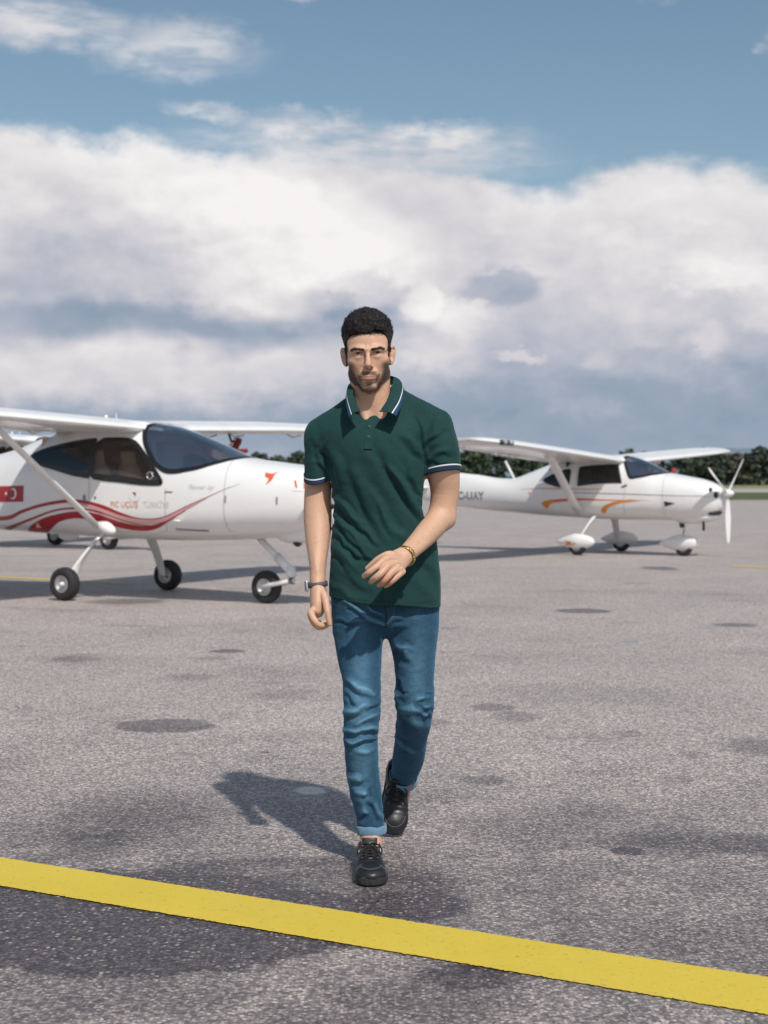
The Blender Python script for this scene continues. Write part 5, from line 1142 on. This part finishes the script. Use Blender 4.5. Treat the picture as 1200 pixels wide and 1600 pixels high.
# trims on the sleeves: analytic rings on the same ellipses, with a hollow inside
def sleeve_ring(path, radii, p0, nrm, d0, d1, off, mat, nm):
    q = crom(np.column_stack([path, radii[0], radii[1]]), 10); nrm = np.array(nrm, float); nrm /= np.linalg.norm(nrm); V = []; F = []; n = 64; rows = 6; u = np.array((1.0, 0, 0))
    for j in range(rows):
        dist_ = d0 + (d1 - d0) * j / (rows - 1)
        for k in range(n):
            a = 2 * math.pi * k / n; best = None
            pr = []
            for r in range(len(q) - 1):
                T = q[r + 1, :3] - q[r, :3]; T /= np.linalg.norm(T); uu = u - T * (u @ T); uu /= np.linalg.norm(uu); vv = np.cross(T, uu); pr.append(q[r, :3] + uu * (q[r, 3] + off) * math.cos(a) + vv * (q[r, 4] + off) * math.sin(a))
            pr = np.array(pr); h = (pr - p0) @ nrm + dist_; i = np.argmax(h > 0) if (h > 0).any() else len(h) - 1; i = max(1, i); t = np.clip(-h[i - 1] / (h[i] - h[i - 1] + 1e-12), 0, 1); V.append(pr[i - 1] + (pr[i] - pr[i - 1]) * t)
    for j in range(rows - 1): F += [(j * n + k, j * n + (k + 1) % n, (j + 1) * n + (k + 1) % n, (j + 1) * n + k) for k in range(n)]
    # rolled-under edge
    o = len(V); c = np.mean(V[:n] if d0 < d1 else V[-n:], axis=0); b0 = 0
    for k in range(n): V.append(V[k] + (c - V[k]) * .10)
    F += [(o + k, o + (k + 1) % n, (k + 1) % n, k) for k in range(n)]
    x = mesh(nm, V, F, mat, shirt); return x
for path, rad, p0, nr in ((RS, RSr, HR_, nR), (LS, LSr, HL_, nL)):
    sleeve_ring(path, rad, p0, nr, -.001, .013, .0022, NAVY, 'sleeve_band'); sleeve_ring(path, rad, p0, nr, .013, .0175, .0028, WHITET, 'sleeve_stripe')
def lay_path(name, pts, w, off, mat, par, Vv, Y=4.72, dash=0):
    p = np.array([XZ(x, y, Y) for x, y in pts]); p = crom(p, 6) if len(p) > 2 else np.array([p[0] + (p[1] - p[0]) * t for t in np.linspace(0, 1, 12)]); VV = []; FF = []; yy = [front_at(a, b, Vv) for a, b in p]
    t = np.gradient(p, axis=0); t /= np.linalg.norm(t, axis=1)[:, None]; nn = np.stack([-t[:, 1], t[:, 0]], 1)
    for i, (a, y) in enumerate(zip(p, yy)):
        for s in (-1, 0, 1): q = a + nn[i] * s * w / 2; VV.append((q[0], y - off - (.0008 if s == 0 else 0), q[1]))
    for i in range(len(p) - 1):
        if dash and i % 2: continue
        FF += [(i * 3 + k, i * 3 + k + 1, (i + 1) * 3 + k + 1, (i + 1) * 3 + k) for k in range(2)]
    return mesh(name, VV, FF, mat, par)
def front_at(x, z, Vv=None, rad=.012):
    Vv = SV if Vv is None else Vv; d = np.hypot(Vv[:, 0] - x, Vv[:, 2] - z) + (Vv[:, 1] > 4.86) * 9; i = np.argsort(d)[:6]; return Vv[i, 1].mean()
SEAMG = varied('green_seam', (0.004, 0.018, 0.018), .9)
lay_path('sleeve_seam', [(686, 636), (676, 655), (668, 685), (665, 715), (664, 738)], .0022, .0006, SEAMG, shirt, SV); lay_path('sleeve_seam', [(495, 650), (494, 672), (500, 702), (513, 736)], .0022, .0006, SEAMG, shirt, SV)
lay_path('hem_stitching', [(518, 929), (545, 935), (580, 939), (620, 942), (660, 942), (684, 941)], .0014, .0004, SEAMG, shirt, SV)
# collar
fold_ = crom([W(563.5, 643, 4.715), W(556, 626, 4.735), W(551.5, 606, 4.79), W(556, 594, 4.86), W(583, 588, 4.91), W(609, 587, 4.87), W(612.5, 594, 4.81), W(607, 619, 4.745), W(592.5, 643, 4.705)], 8)
outer = crom([W(546, 652.5, 4.700), W(541.5, 630, 4.735), W(542.5, 617, 4.79), W(551, 608, 4.87), W(583, 604, 4.945), W(620, 600, 4.88), W(630.5, 611, 4.81), W(627, 632, 4.735), W(618, 650, 4.692)], 8)
nV = len(fold_); m_ = 16; CV = []
for j in range(m_ + 1):
    t = j / m_; r = fold_ * (1 - t) + outer * t; c0 = np.array((HO[0] + .01, 4.83, 0)); d = r - c0; d[:, 2] = 0; d /= np.linalg.norm(d, axis=1)[:, None]; CV.append(r + d * (.006 * math.sin(math.pi * t) + .004) + np.array((0, 0, .006)) * math.sin(math.pi * t))
def strip_of(t0, t1, off, mat, nm, par):
    V = []; F = []; a = int(t0 * m_); b_ = int(t1 * m_)
    for j in range(a, b_ + 1): V += list(CV[j] + np.array((0, -off, off * .4)))
    k_ = b_ - a
    V2 = [v + np.array((0, .003, -.002)) for v in V]; o = len(V)
    for j in range(k_): F += [(j * nV + i, j * nV + i + 1, (j + 1) * nV + i + 1, (j + 1) * nV + i) for i in range(nV - 1)]
    F2 = [tuple(q + o for q in f[::-1]) for f in F]
    rim = [(k_ * nV + i, k_ * nV + i + 1, o + k_ * nV + i + 1, o + k_ * nV + i) for i in range(nV - 1)]
    for e in (0, nV - 1): rim += [(j * nV + e, (j + 1) * nV + e, o + (j + 1) * nV + e, o + j * nV + e) for j in range(k_)]
    return mesh(nm, V + V2, F + F2 + rim, mat, par)
col = strip_of(0, .6875, 0, GREEN, 'collar', shirt); strip_of(.6875, .7501, .0006, WHITET, 'collar_stripe', col); strip_of(.75, 1, 0, BLUET, 'collar_band', col)
# inner neck band
v, f_ = joinVF([(list(fold_) + list(fold_ * (1, 1, 1) + np.array((0, .004, -.030))), [(i, i + 1, nV + i + 1, nV + i) for i in range(nV - 1)])]); mesh('neck_band', v, [q for q in f_ if 5 < q[0] < nV - 7], GREEN, shirt)
# placket and buttons: laid on the shirt surface
def front_at(x, z, Vv=None, rad=.012):
    Vv = SV if Vv is None else Vv; d = np.hypot(Vv[:, 0] - x, Vv[:, 2] - z) + (Vv[:, 1] > 4.86) * 9; i = np.argsort(d)[:6]; return Vv[i, 1].mean()
def lay(name, x0, z0, x1, z1, w, off, mat, par, Vv=None, thick=.0015, taper=1.0, n=14):
    V = []; F = []; d = np.array((x1 - x0, z1 - z0)); L = np.linalg.norm(d); nn = np.array((-d[1], d[0])) / L
    for i in range(n + 1):
        t = i / n
        for s in (-1, -.5, 0, .5, 1):
            p = np.array((x0, z0)) + d * t + nn * s * w / 2; V.append((p[0], front_at(p[0], p[1], Vv) - off - (thick if abs(s) < 1 else 0), p[1]))
    for i in range(n): F += [(i * 5 + k, i * 5 + k + 1, (i + 1) * 5 + k + 1, (i + 1) * 5 + k) for k in range(4)]
    return mesh(name, V, F, mat, par)
a_, b_ = XZ(577, 662, 4.72), XZ(574.5, 702, 4.72); lay('placket', a_[0], a_[1], b_[0], b_[1], .030, .0012, GREEN, shirt)
a_, b_ = XZ(568, 701, 4.72), XZ(581.5, 701.5, 4.72); lay('placket_stitching', a_[0], a_[1], b_[0], b_[1], .0022, .003, DARKSEAM, shirt, n=6)
for bx, by in ((577, 667), (576, 683)):
    p = XZ(bx, by, 4.72); y = front_at(p[0], p[1]); bt = lathe('button', [(0, -.0028), (.0045, -.0030), (.0058, -.002), (.0058, 0)], varied('button_shell', (0.03, 0.085, 0.085), .3), shirt, 20, loc=(p[0], y - .003, p[1]))
    for k in range(2): tube('buttonhole_thread', [(p[0] - .0015, y - .0064, p[1] + .0012 * (2 * k - 1)), (p[0] + .0015, y - .0064, p[1] + .0012 * (2 * k - 1))], .0005, DARKSEAM, bt, seg=5)

# jeans
jn = Field()
def rows_for(lst, depth): return [row(py, l, r, Y, d, d) for py, l, r, Y, d in lst]
Rl = [(930, 518, 603, 4.85, .110), (960, 519, 602, 4.85, .108), (987, 520, 601, 4.84, .100), (1010, 524, 597, 4.82, .092), (1035, 529, 595.5, 4.80, .086), (1062, 535, 595, 4.775, .078), (1083, 536, 595, 4.76, .073), (1112, 537, 595, 4.745, .071), (1140, 536.5, 591.5, 4.745, .066), (1160, 537, 590, 4.75, .064), (1188, 539.5, 591.6, 4.76, .062), (1207, 541, 592.5, 4.765, .060), (1236, 545.6, 595.4, 4.77, .057), (1265, 554, 597.7, 4.775, .053), (1290, 559, 600.5, 4.775, .050), (1300, 559, 602, 4.775, .050)]
Ll = [(930, 600, 685, 4.87, .110), (960, 601, 686, 4.87, .108), (987, 604, 685, 4.87, .102), (1010, 610, 682, 4.87, .094), (1035, 615.5, 680, 4.87, .088), (1062, 617.5, 677.5, 4.865, .080), (1083, 619, 676, 4.86, .075), (1105, 620, 676, 4.86, .072)]
jn.loft(rows_for(Rl, 0), n=2.15); jn.loft(rows_for(Ll, 0), n=2.15, k=.02)
LK = [(1085, 619.5, 676, 4.865), (1112, 620, 676, 4.875), (1135, 618.5, 671.5, 4.94), (1160, 616.5, 667, 5.02), (1188, 612.5, 661.6, 5.11), (1207, 611, 652, 5.17), (1216, 611, 648, 5.20)]
jn.loft([row(925, 520, 684, 4.86, .112, .112), row(960, 521, 684, 4.86, .110, .112), row(976, 523, 683, 4.86, .098, .106), row(988, 534, 672, 4.87, .06, .09)], n=2.3, k=.012)
jn.tub([W((l + r) / 2, py, Y) for py, l, r, Y in LK], [S_((r - l) / 2, Y) for py, l, r, Y in LK], [.070, .070, .064, .061, .057, .052, .051], k=.02)
jn.ell(W(602, 968, 4.86), (.06, .09, .05), .03)
jn.add(lambda P: -(W(0, 1297, 4.775)[2] - P[..., 2]) * -1, (9, 9, 9), (9.1, 9.1, 9.1), 0, 's')
_c = W(630, 1214, 5.185); cutbox(_c, (-.10, .62, -.80), (_c[0] - .12, 5.0, .1), (_c[0] + .12, 5.5, .42), jn)
JV, JQ = mesh_field(jn, (-.25, 4.6, .12), (.25, 5.32, .93), .0034); JV = relax(JV, JQ, 2, .5); JN = vnormals(JV, JQ)
def F7(x0, y0, x1, y1, w, a): return (490 + x0 * .1917, 920 + y0 * .1917, 490 + x1 * .1917, 920 + y1 * .1917, w, a)
def F8(x0, y0, x1, y1, w, a): return (490 + x0 * .1917, 1150 + y0 * .1917, 490 + x1 * .1917, 1150 + y1 * .1917, w, a)
jf = [F7(250, 110, 560, 300, .008, .0060), F7(280, 170, 540, 320, .008, -.0050), F7(420, 130, 570, 240, .007, .0050), F7(270, 290, 570, 320, .007, -.0045), F7(180, 290, 330, 300, .006, -.004), F7(300, 240, 560, 290, .008, .003), F7(250, 790, 460, 900, .010, -.0065), F7(290, 740, 480, 850, .011, .0060), F7(245, 860, 350, 960, .008, -.005),
      F7(250, 1070, 420, 980, .010, -.0075), F7(250, 1010, 440, 930, .012, .0060), F7(300, 1110, 540, 990, .010, .0055), F7(400, 1020, 550, 940, .008, -.005), F7(245, 1205, 400, 1150, .010, -.0080), F7(400, 1150, 525, 1180, .009, -.0080), F7(260, 1160, 520, 1120, .010, .0070), F7(250, 1240, 390, 1235, .009, .0060), F7(300, 1270, 510, 1235, .008, -.0070), F7(280, 1310, 500, 1300, .012, .005),
      F7(840, 1000, 965, 1030, .009, -.0060), F7(800, 960, 965, 880, .010, .0060), F7(700, 1010, 940, 1010, .016, .0060), F7(880, 1040, 965, 1075, .008, .006), F7(890, 930, 970, 880, .007, -.005), F7(920, 1100, 970, 1050, .008, -.005), F7(665, 760, 720, 840, .007, -.006), F7(670, 880, 700, 970, .008, .006), F7(670, 850, 760, 880, .006, -.004), F7(680, 560, 780, 660, .014, -.004), F7(690, 490, 800, 500, .008, .004), F7(620, 400, 780, 560, .014, .004), F7(700, 260, 960, 180, .014, -.003), F7(600, 330, 760, 260, .01, -.004),
      F7(680, 1040, 760, 1160, .010, -.005), F7(700, 1130, 900, 1300, .014, -.004), F7(780, 1050, 900, 1180, .016, .004), F7(660, 1280, 740, 1400, .012, .004),
      F8(280, 420, 420, 380, .010, -.005), F8(420, 510, 480, 440, .009, -.006), F8(330, 430, 440, 500, .012, .005), F8(440, 560, 540, 720, .009, -.0055), F8(480, 540, 560, 690, .008, .0050), F8(380, 540, 480, 680, .012, .004), F8(260, 320, 380, 350, .010, .004), F8(255, 130, 400, 50, .010, -.004), F8(360, 700, 460, 640, .008, -.004), F8(690, 180, 800, 300, .012, -.004), F8(740, 160, 860, 240, .012, .004)]
fo = folds(JV, JN, jf, 4.72) * 1.35
ribz = .0010 * np.sin((JV[:, 2] + .02 * vnoise(JV, 12)) * 105) * sm(.62, .52, JV[:, 2]) * sm(.36, .44, JV[:, 2]) + .0007 * np.sin(JV[:, 2] * 150 + 3 * vnoise(JV, 10)) * sm(.30, .2, JV[:, 2])
JV = JV + JN * (fo + ribz + .0025 * fbm(JV * np.array((1, 1, 1.5)), 18, 3))[:, None]
wear = sm(.001, .006, fo) * .5 + .55 * np.exp(-((JV[:, 0] - XZ(562, 1085, 4.68)[0]) / .035) ** 2 - ((JV[:, 2] - .56) / .22) ** 2) + .5 * np.exp(-((JV[:, 0] - XZ(652, 1040)[0]) / .035) ** 2 - ((JV[:, 2] - .66) / .15) ** 2) + .45 * np.exp(-((JV[:, 0] - XZ(565, 1220)[0]) / .03) ** 2 - ((JV[:, 2] - .30) / .10) ** 2)
wear = np.clip(wear * (JN[:, 1] < -.1), 0, 1)
jeans = fix(npmesh('jeans', JV, JQ, DENIM, man, dict(wear=wear)))
lay_path('fly_seam', [(601, 948), (603, 958), (604, 970), (602, 984)], .0045, .001, DARKSEAM, jeans, JV)
lay_path('fly_stitching', [(616, 950), (615, 960), (611, 970), (604, 976)], .0013, .001, THREAD, jeans, JV, dash=1)
lay_path('pocket_stitching', [(522, 948), (536, 952), (548, 947)], .0012, .001, THREAD, jeans, JV, dash=1)
lay_path('inner_seam', [(593.5, 1040), (593.5, 1080), (593, 1115), (589.5, 1150), (590, 1190), (591.3, 1225), (594, 1255), (597, 1285)], .003, -.002, DARKSEAM, jeans, JV)
# rolled cuffs
def cuff(nm, c, ax, rx_, ry_, hgt, th):
    c = np.array(c); ax = np.array(ax, float); ax /= np.linalg.norm(ax); u = np.array((1.0, 0, 0)); u -= ax * (u @ ax); u /= np.linalg.norm(u); v = np.cross(ax, u); V = []; F = []; n = 56
    prof = [(-.25 * th, -hgt / 2), (.55 * th, -hgt / 2 - .001), (1.0 * th, -hgt * .38), (1.12 * th, 0), (1.0 * th, hgt * .38), (.55 * th, hgt / 2), (-.2 * th, hgt * .42), (-.9 * th, hgt * .2), (-.9 * th, -hgt * .3)]; m = len(prof)
    for k in range(n):
        a = 2 * math.pi * k / n; e = u * math.cos(a) + v * math.sin(a); jig = .0013 * math.sin(a * 3 + 1) + .0008 * math.sin(a * 7)
        for r, h in prof: V.append(c + u * math.cos(a) * (rx_ + r + jig) + v * math.sin(a) * (ry_ + r + jig) + ax * (h + jig * 1.5))
    for k in range(n): F += [(k * m + j, k * m + (j + 1) % m, ((k + 1) % n) * m + (j + 1) % m, ((k + 1) % n) * m + j) for j in range(m)]
    return mesh(nm, V, F, DENIM_IN, jeans)
cuff('cuff', W(580, 1295, 4.765), (-.03, .02, 1), S_(21.5, 4.775), .047, S_(14, 4.775), .004)
cuff('cuff', W(630, 1214, 5.185), (.10, -.62, .80), .0500, .0560, S_(14, 5.2), .005)

# keep the body inside its clothes
def tuck(V, F, mask, depth):
    i = np.where(mask)[0]
    for _ in range(3):
        P = V[i][:, None, :]; d = F.evalb(P, pad=.05, init=.05)[:, 0]; g = np.stack([(F.evalb(P + e, pad=.05, init=.05)[:, 0] - d) / .002 for e in np.eye(3) * .002], 1); g /= np.linalg.norm(g, axis=1)[:, None] + 1e-6
        V[i] -= g * np.clip(d + depth, 0, .03)[:, None]
    return V
BV, BQ, BA = BODY; armd = np.min([np.linalg.norm(BV - p, axis=1) for q in (LA[1:], RA[2:]) for p in crom(q, 5)], axis=0); uR = nR / np.linalg.norm(nR); uL = nL / np.linalg.norm(nL); xm = W(518, 740, 4.9)[0]; xp_ = W(662, 740, 4.8)[0]
above = np.where(BV[:, 0] < xm, (BV - HR_) @ uR < -.012, np.where(BV[:, 0] > xp_, (BV - HL_) @ uL < -.012, True)) & (BV[:, 2] > HL_[2] - .12)
mid = (BV[:, 0] > xm - .005) & (BV[:, 0] < xp_ + .01) & (BV[:, 2] < HL_[2] + .1) & (BV[:, 2] > .93) & (BV[:, 1] > 4.715) & (armd > .068)
nk = (np.hypot(BV[:, 0] - W(580, 620, 4.8)[0], BV[:, 1] - 4.80) < .088) & (BV[:, 2] > W(577, 668, 4.7)[2])
BV = tuck(BV, shell, ((above & (BV[:, 2] < 1.57)) | mid) & ~nk & (BV[:, 2] > .93), .015)
BV = tuck(BV, jn, (BV[:, 2] <= .93) & (BV[:, 2] > W(0, 1298, 4.78)[2]) & (BV[:, 0] > W(516, 950, 4.8)[0] * 1.0) & (BV[:, 1] > 4.66) & ~((BV[:, 1] > 5.21) & (BV[:, 2] < W(0, 1222, 5.2)[2])) & ~((BV[:, 0] < W(520, 950, 4.75)[0]) & (BV[:, 2] > .8)), .015)
fix(npmesh('body', BV, BQ, SKIN, man, BA))

# shoes
LEATHER = varied('black_leather', (0.014, 0.014, 0.016), .38, amt=.4, scale=30, bump=.35, bscale=260, bdist=.001); SOLE = varied('black_rubber_sole', (0.022, 0.022, 0.023), .7, bump=.4, bscale=150); LACE = varied('black_laces', (0.010, 0.010, 0.011), .85, bump=.6, bscale=900, bdist=.0006); STITCH = varied('grey_stitching', (0.17, 0.18, 0.20), .8); REFL = varied('pale_side_tab', (0.75, 0.74, 0.70), .5)
def shoe(loc, R, mirror=1):
    """built toe towards -Y, 285 mm long, ground at z = 0"""
    s = empty('shoe', (0, 0, 0)); s.parent = man; Rm = R.to_4x4()
    s.matrix_parent_inverse = Matrix.Translation((0, -4.82, 0)); s.matrix_basis = Matrix.Translation(Vector(loc)) @ Rm
    f = Field(); g = Field(); mm = lambda *a: tuple(v / 1000 for v in a)
    # sole outline
    ol = [(-.138, .012), (-.13, .030), (-.105, .045), (-.07, .0495), (-.03, .047), (.02, .038), (.06, .034), (.10, .036), (.13, .030), (.142, .012)]
    oy = [a for a, b in ol]; ow = [b for a, b in ol]
    def sole(P):
        y = P[..., 1]; w = np.interp(y, oy, ow, left=.0, right=.0); cx = mirror * .006 * np.sin((y + .14) * 11); lift = .004 * sm(-.07, -.14, y)
        d2 = np.maximum(np.abs(P[..., 0] - cx) - w, np.abs(y - .002) - .141) ; zc = .0130 + lift; w = w - .004; d2 = np.maximum(np.abs(P[..., 0] - cx) - w, np.abs(y - .002) - .137); dz = np.abs(P[..., 2] - zc) - .0065
        a = np.maximum(d2, 0); b = np.maximum(dz, 0); return np.minimum(np.maximum(d2, dz), 0) * .8 + np.hypot(a, b) * .8 - .0055
    g.add(sole, (-.08, -.17, -.02), (.08, .17, .06), .001)
    SVv, SQq = mesh_field(g, (-.07, -.155, -.01), (.07, .155, .05), .0026); npmesh('sole', relax(SVv, SQq, 1), SQq, SOLE, s)
    f.tub([mm(0, -92, 34), mm(0, -50, 38), mm(0, 0, 48), mm(0, 50, 52), mm(0, 100, 50)], mm(46, 48, 42, 36, 34), mm(22, 26, 34, 44, 42), (1, 0, 0), k=.01)
    f.ell(mm(2 * mirror, -98, 30), mm(45, 42, 25), .02); f.tub([mm(0, 70, 60), mm(0, 88, 74)], mm(38, 36), mm(44, 40), (1, 0, 0), k=.02)
    f.add(lambda P: P[..., 2] - .018, (-.08, -.16, -.1), (.08, .16, .3), .004, 'i') if False else None
    def cut(P, d):
        top = np.interp(P[..., 1], [-.16, -.02, .02, .06, .10, .15], [.2, .2, .092, .082, .084, .098]); return np.maximum(np.maximum(d, .020 - P[..., 2]), P[..., 2] - top)
    f.mod(cut, (-.1, -.2, -.1), (.1, .2, .3))
    f.tub([mm(0, 62, 64), mm(0, 74, 120)], mm(31, 34), mm(42, 44), (1, 0, 0), k=.004, op='s')
    f.tub([mm(0, 24, 84), mm(0, -10, 78), mm(0, -36, 68)], mm(11, 11, 8), mm(7, 6, 5), (1, 0, 0), k=.004, op='s')
    f.mod(lambda P, d: d + .0008 * np.exp(-((np.hypot(P[..., 0] * 1.0, (P[..., 1] + .075) * .8) - .036) / .0022) ** 2) * (P[..., 1] < -.05), (-.1, -.2, 0), (.1, -.04, .1))
    UV_, UQ = mesh_field(f, (-.07, -.16, 0), (.07, .16, .12), .0026); UV_ = relax(UV_, UQ, 1); UN = vnormals(UV_, UQ); UV_ = UV_ + UN * (.0011 * fbm(UV_, 40, 2) + .0014 * np.sin(UV_[:, 1] * 330) * np.exp(-((UV_[:, 1] + .05) / .02) ** 2))[:, None]; up = npmesh('upper', UV_, UQ, LEATHER, s)
    def topz(x, y): d = np.hypot(UV_[:, 0] - x, UV_[:, 1] - y) - UV_[:, 2] * .02; return UV_[np.argsort(d)[:5], 2].max()
    # tongue
    V, F = tube_mesh(crom([mm(0, -40, 62), mm(0, -5, 74), mm(0, 22, 92), mm(0, 32, 114)], 5), [.017] * 6 + [.020] * 5 + [.025] * 4 + [.025], seg=14, rb=.0055, udir=(1, 0, 0)); mesh('tongue', V, F, LEATHER, s)
    # laces: crossing bars and a bow
    for k in range(5):
        y = -.040 + k * .0150; z = topz(.012, y) - .004
        for sg in (-1, 1): tube('lace', crom([(-.023 * sg, y, z + .004), (0, y + .004, z + .0105), (.024 * sg, y + .012, z + .009)], 4), .0030, LACE, s, seg=7, rb=.0024)
        for sg in (-1, 1): lathe('eyelet', [(.0016, 0), (.0032, 0), (.0032, .0012)], STITCH, s, 10, axis='z', loc=(.0255 * sg, y + .001, z + .0035))
    for sg in (-1, 1):
        tube('lace_loop', crom([(0, .022, .096), (.018 * sg, .014, .101), (.037 * sg, .002, .088), (.036 * sg, -.014, .074), (.016 * sg, .004, .090), (0, .020, .096)], 5), .0026, LACE, s, seg=7)
        tube('lace_end', crom([(0, .020, .096), (.014 * sg, .000, .090), (.026 * sg, -.020, .078), (.034 * sg, -.034, .062)], 4), .0022, LACE, s, seg=7)
    # stitching along the toe cap and foxing
    pts = [(.037 * math.sin(a), -.075 - .045 * math.cos(a)) for a in np.linspace(-1.5, 1.5, 22)]
    tube('toe_stitching', [(x, y, topz(x, y) + .0006) for x, y in pts], .0007, STITCH, s, seg=5)
    pts = [(np.interp(y, oy, ow) * .985 * sg + mirror * .006 * math.sin((y + .14) * 11), y, .0270 + .004 * float(sm(-.07, -.14, y))) for sg, ys in ((-1, np.linspace(.10, -.134, 26)), (1, np.linspace(-.134, .10, 26))) for y in ys]
    tube('welt_stitching', pts, .0008, STITCH, s, seg=5)
    for sg in (-1, 1): tube('side_tab', [(.0365 * sg, .012, .066), (.034 * sg, .020, .082)], .0045, REFL, s, seg=6, rb=.0012)
    return s
# front foot: sole flat, toe to the camera
toe = np.array(G(575, 1390)); shoe((toe[0] + .004, toe[1] + .132, .001), Matrix.Rotation(math.radians(2), 3, 'Z') @ Matrix.Rotation(math.radians(0), 3, 'X'), 1)
# trailing foot: on the toe, heel raised
t2 = np.array(G(617, 1311)); R2 = Matrix.Rotation(math.radians(4), 3, 'Y') @ Matrix.Rotation(math.radians(62), 3, 'X')
off = R2 @ Vector((0, -.120, .002)); shoe((t2[0] - .004 - off.x, t2[1] + .02 - off.y, .020 - off.z), R2, -1)

# watch on the right wrist, bracelet on the left
STRAP = varied('grey_silicone_strap', (0.075, 0.080, 0.095), .6); STEEL = varied('watch_steel', (0.55, 0.56, 0.58), .25, .9); SCREEN = varied('watch_screen', (0.02, 0.02, 0.022), .08); GOLD = varied('gold_plate', (0.62, 0.42, 0.16), .28, 1.0, amt=.3, scale=90, bump=.8, bscale=420, bdist=.002)
def band_ring(name, c, ax, ra, rb, w, th, mat, par, u=(1, 0, 0), n=48):
    c = np.array(c); ax = np.array(ax, float); ax /= np.linalg.norm(ax); u = np.array(u, float); u -= ax * (u @ ax); u /= np.linalg.norm(u); v = np.cross(ax, u); V = []; F = []; pr = [(0, -w / 2), (th, -w / 2 + .001), (th, w / 2 - .001), (0, w / 2)]
    for k in range(n):
        a = 2 * math.pi * k / n
        for r, h in pr: V.append(c + u * math.cos(a) * (ra + r) + v * math.sin(a) * (rb + r) + ax * h)
    for k in range(n): F += [(k * 4 + j, k * 4 + (j + 1) % 4, ((k + 1) % n) * 4 + (j + 1) % 4, ((k + 1) % n) * 4 + j) for j in range(4)]
    return mesh(name, V, F, mat, par)
def cbox(name, c, ax, ay, az, sx, sy, sz, mat, par, bev=.002):
    me = bpy.data.meshes.new(name); bm = bmesh.new(); bmesh.ops.create_cube(bm, size=1)
    for v in bm.verts: v.co = (v.co.x * sx, v.co.y * sy, v.co.z * sz)
    bmesh.ops.bevel(bm, geom=list(bm.edges), offset=bev, segments=3, affect='EDGES', profile=.5); M = Matrix((ax, ay, az)).transposed()
    for v in bm.verts: v.co = M @ v.co + Vector(c)
    bm.to_mesh(me); bm.free(); return obj(name, me, mat, par)
wc = W(496.6, 913, 4.782); wax = RA[-1] - RA[-2]; wax /= np.linalg.norm(wax)
wt_ = empty('wristwatch', (wc[0], wc[1] - 4.82, wc[2])); wt_.parent = man
ZI = (0, 0, 0)
tilt = np.array((.12, 0, -1.0)); band_ring('strap', ZI, tilt, .0305, .041, .0185, .0028, STRAP, wt_)
nx_ = Vector((-1.0, -.10, -.10)).normalized(); nz_ = Vector((-.16, .1, 1.0)); nz_ = (nz_ - nx_ * nz_.dot(nx_)).normalized(); ny_ = nz_.cross(nx_)
cbox('watch_case', Vector(nx_) * .0365 + Vector((0, -.006, -.002)), nx_, ny_, nz_, .0095, .032, .036, STEEL, wt_, .003); cbox('watch_screen', Vector(nx_) * .0413 + Vector((0, -.006, -.002)), nx_, ny_, nz_, .0035, .029, .033, SCREEN, wt_, .0016)
bc = W(633.5, 868.5, 4.636); br = empty('bracelet', (bc[0], bc[1] - 4.82, bc[2])); br.parent = man; bax = LA[-1] - LA[-2]; bax /= np.linalg.norm(bax)
band_ring('gold_band', ZI, bax, .0335, .0315, .011, .0020, GOLD, br, u=(.6, 0, .8))
bz = Vector(bax); 
for k in range(9):
    a = -2.5 + k * .30; u_ = np.array((.6, 0, .8)); u_ = u_ - bax * (u_ @ bax); u_ /= np.linalg.norm(u_); v_ = np.cross(bax, u_); p = u_ * math.cos(a) * .0360 + v_ * math.sin(a) * .0340; nrm_ = Vector(u_ * math.cos(a) + v_ * math.sin(a)).normalized()
    cbox('link_plate', p, Vector(bax), Vector(bax).cross(nrm_), nrm_, .0125, .0085, .0026, GOLD, br, .0009)
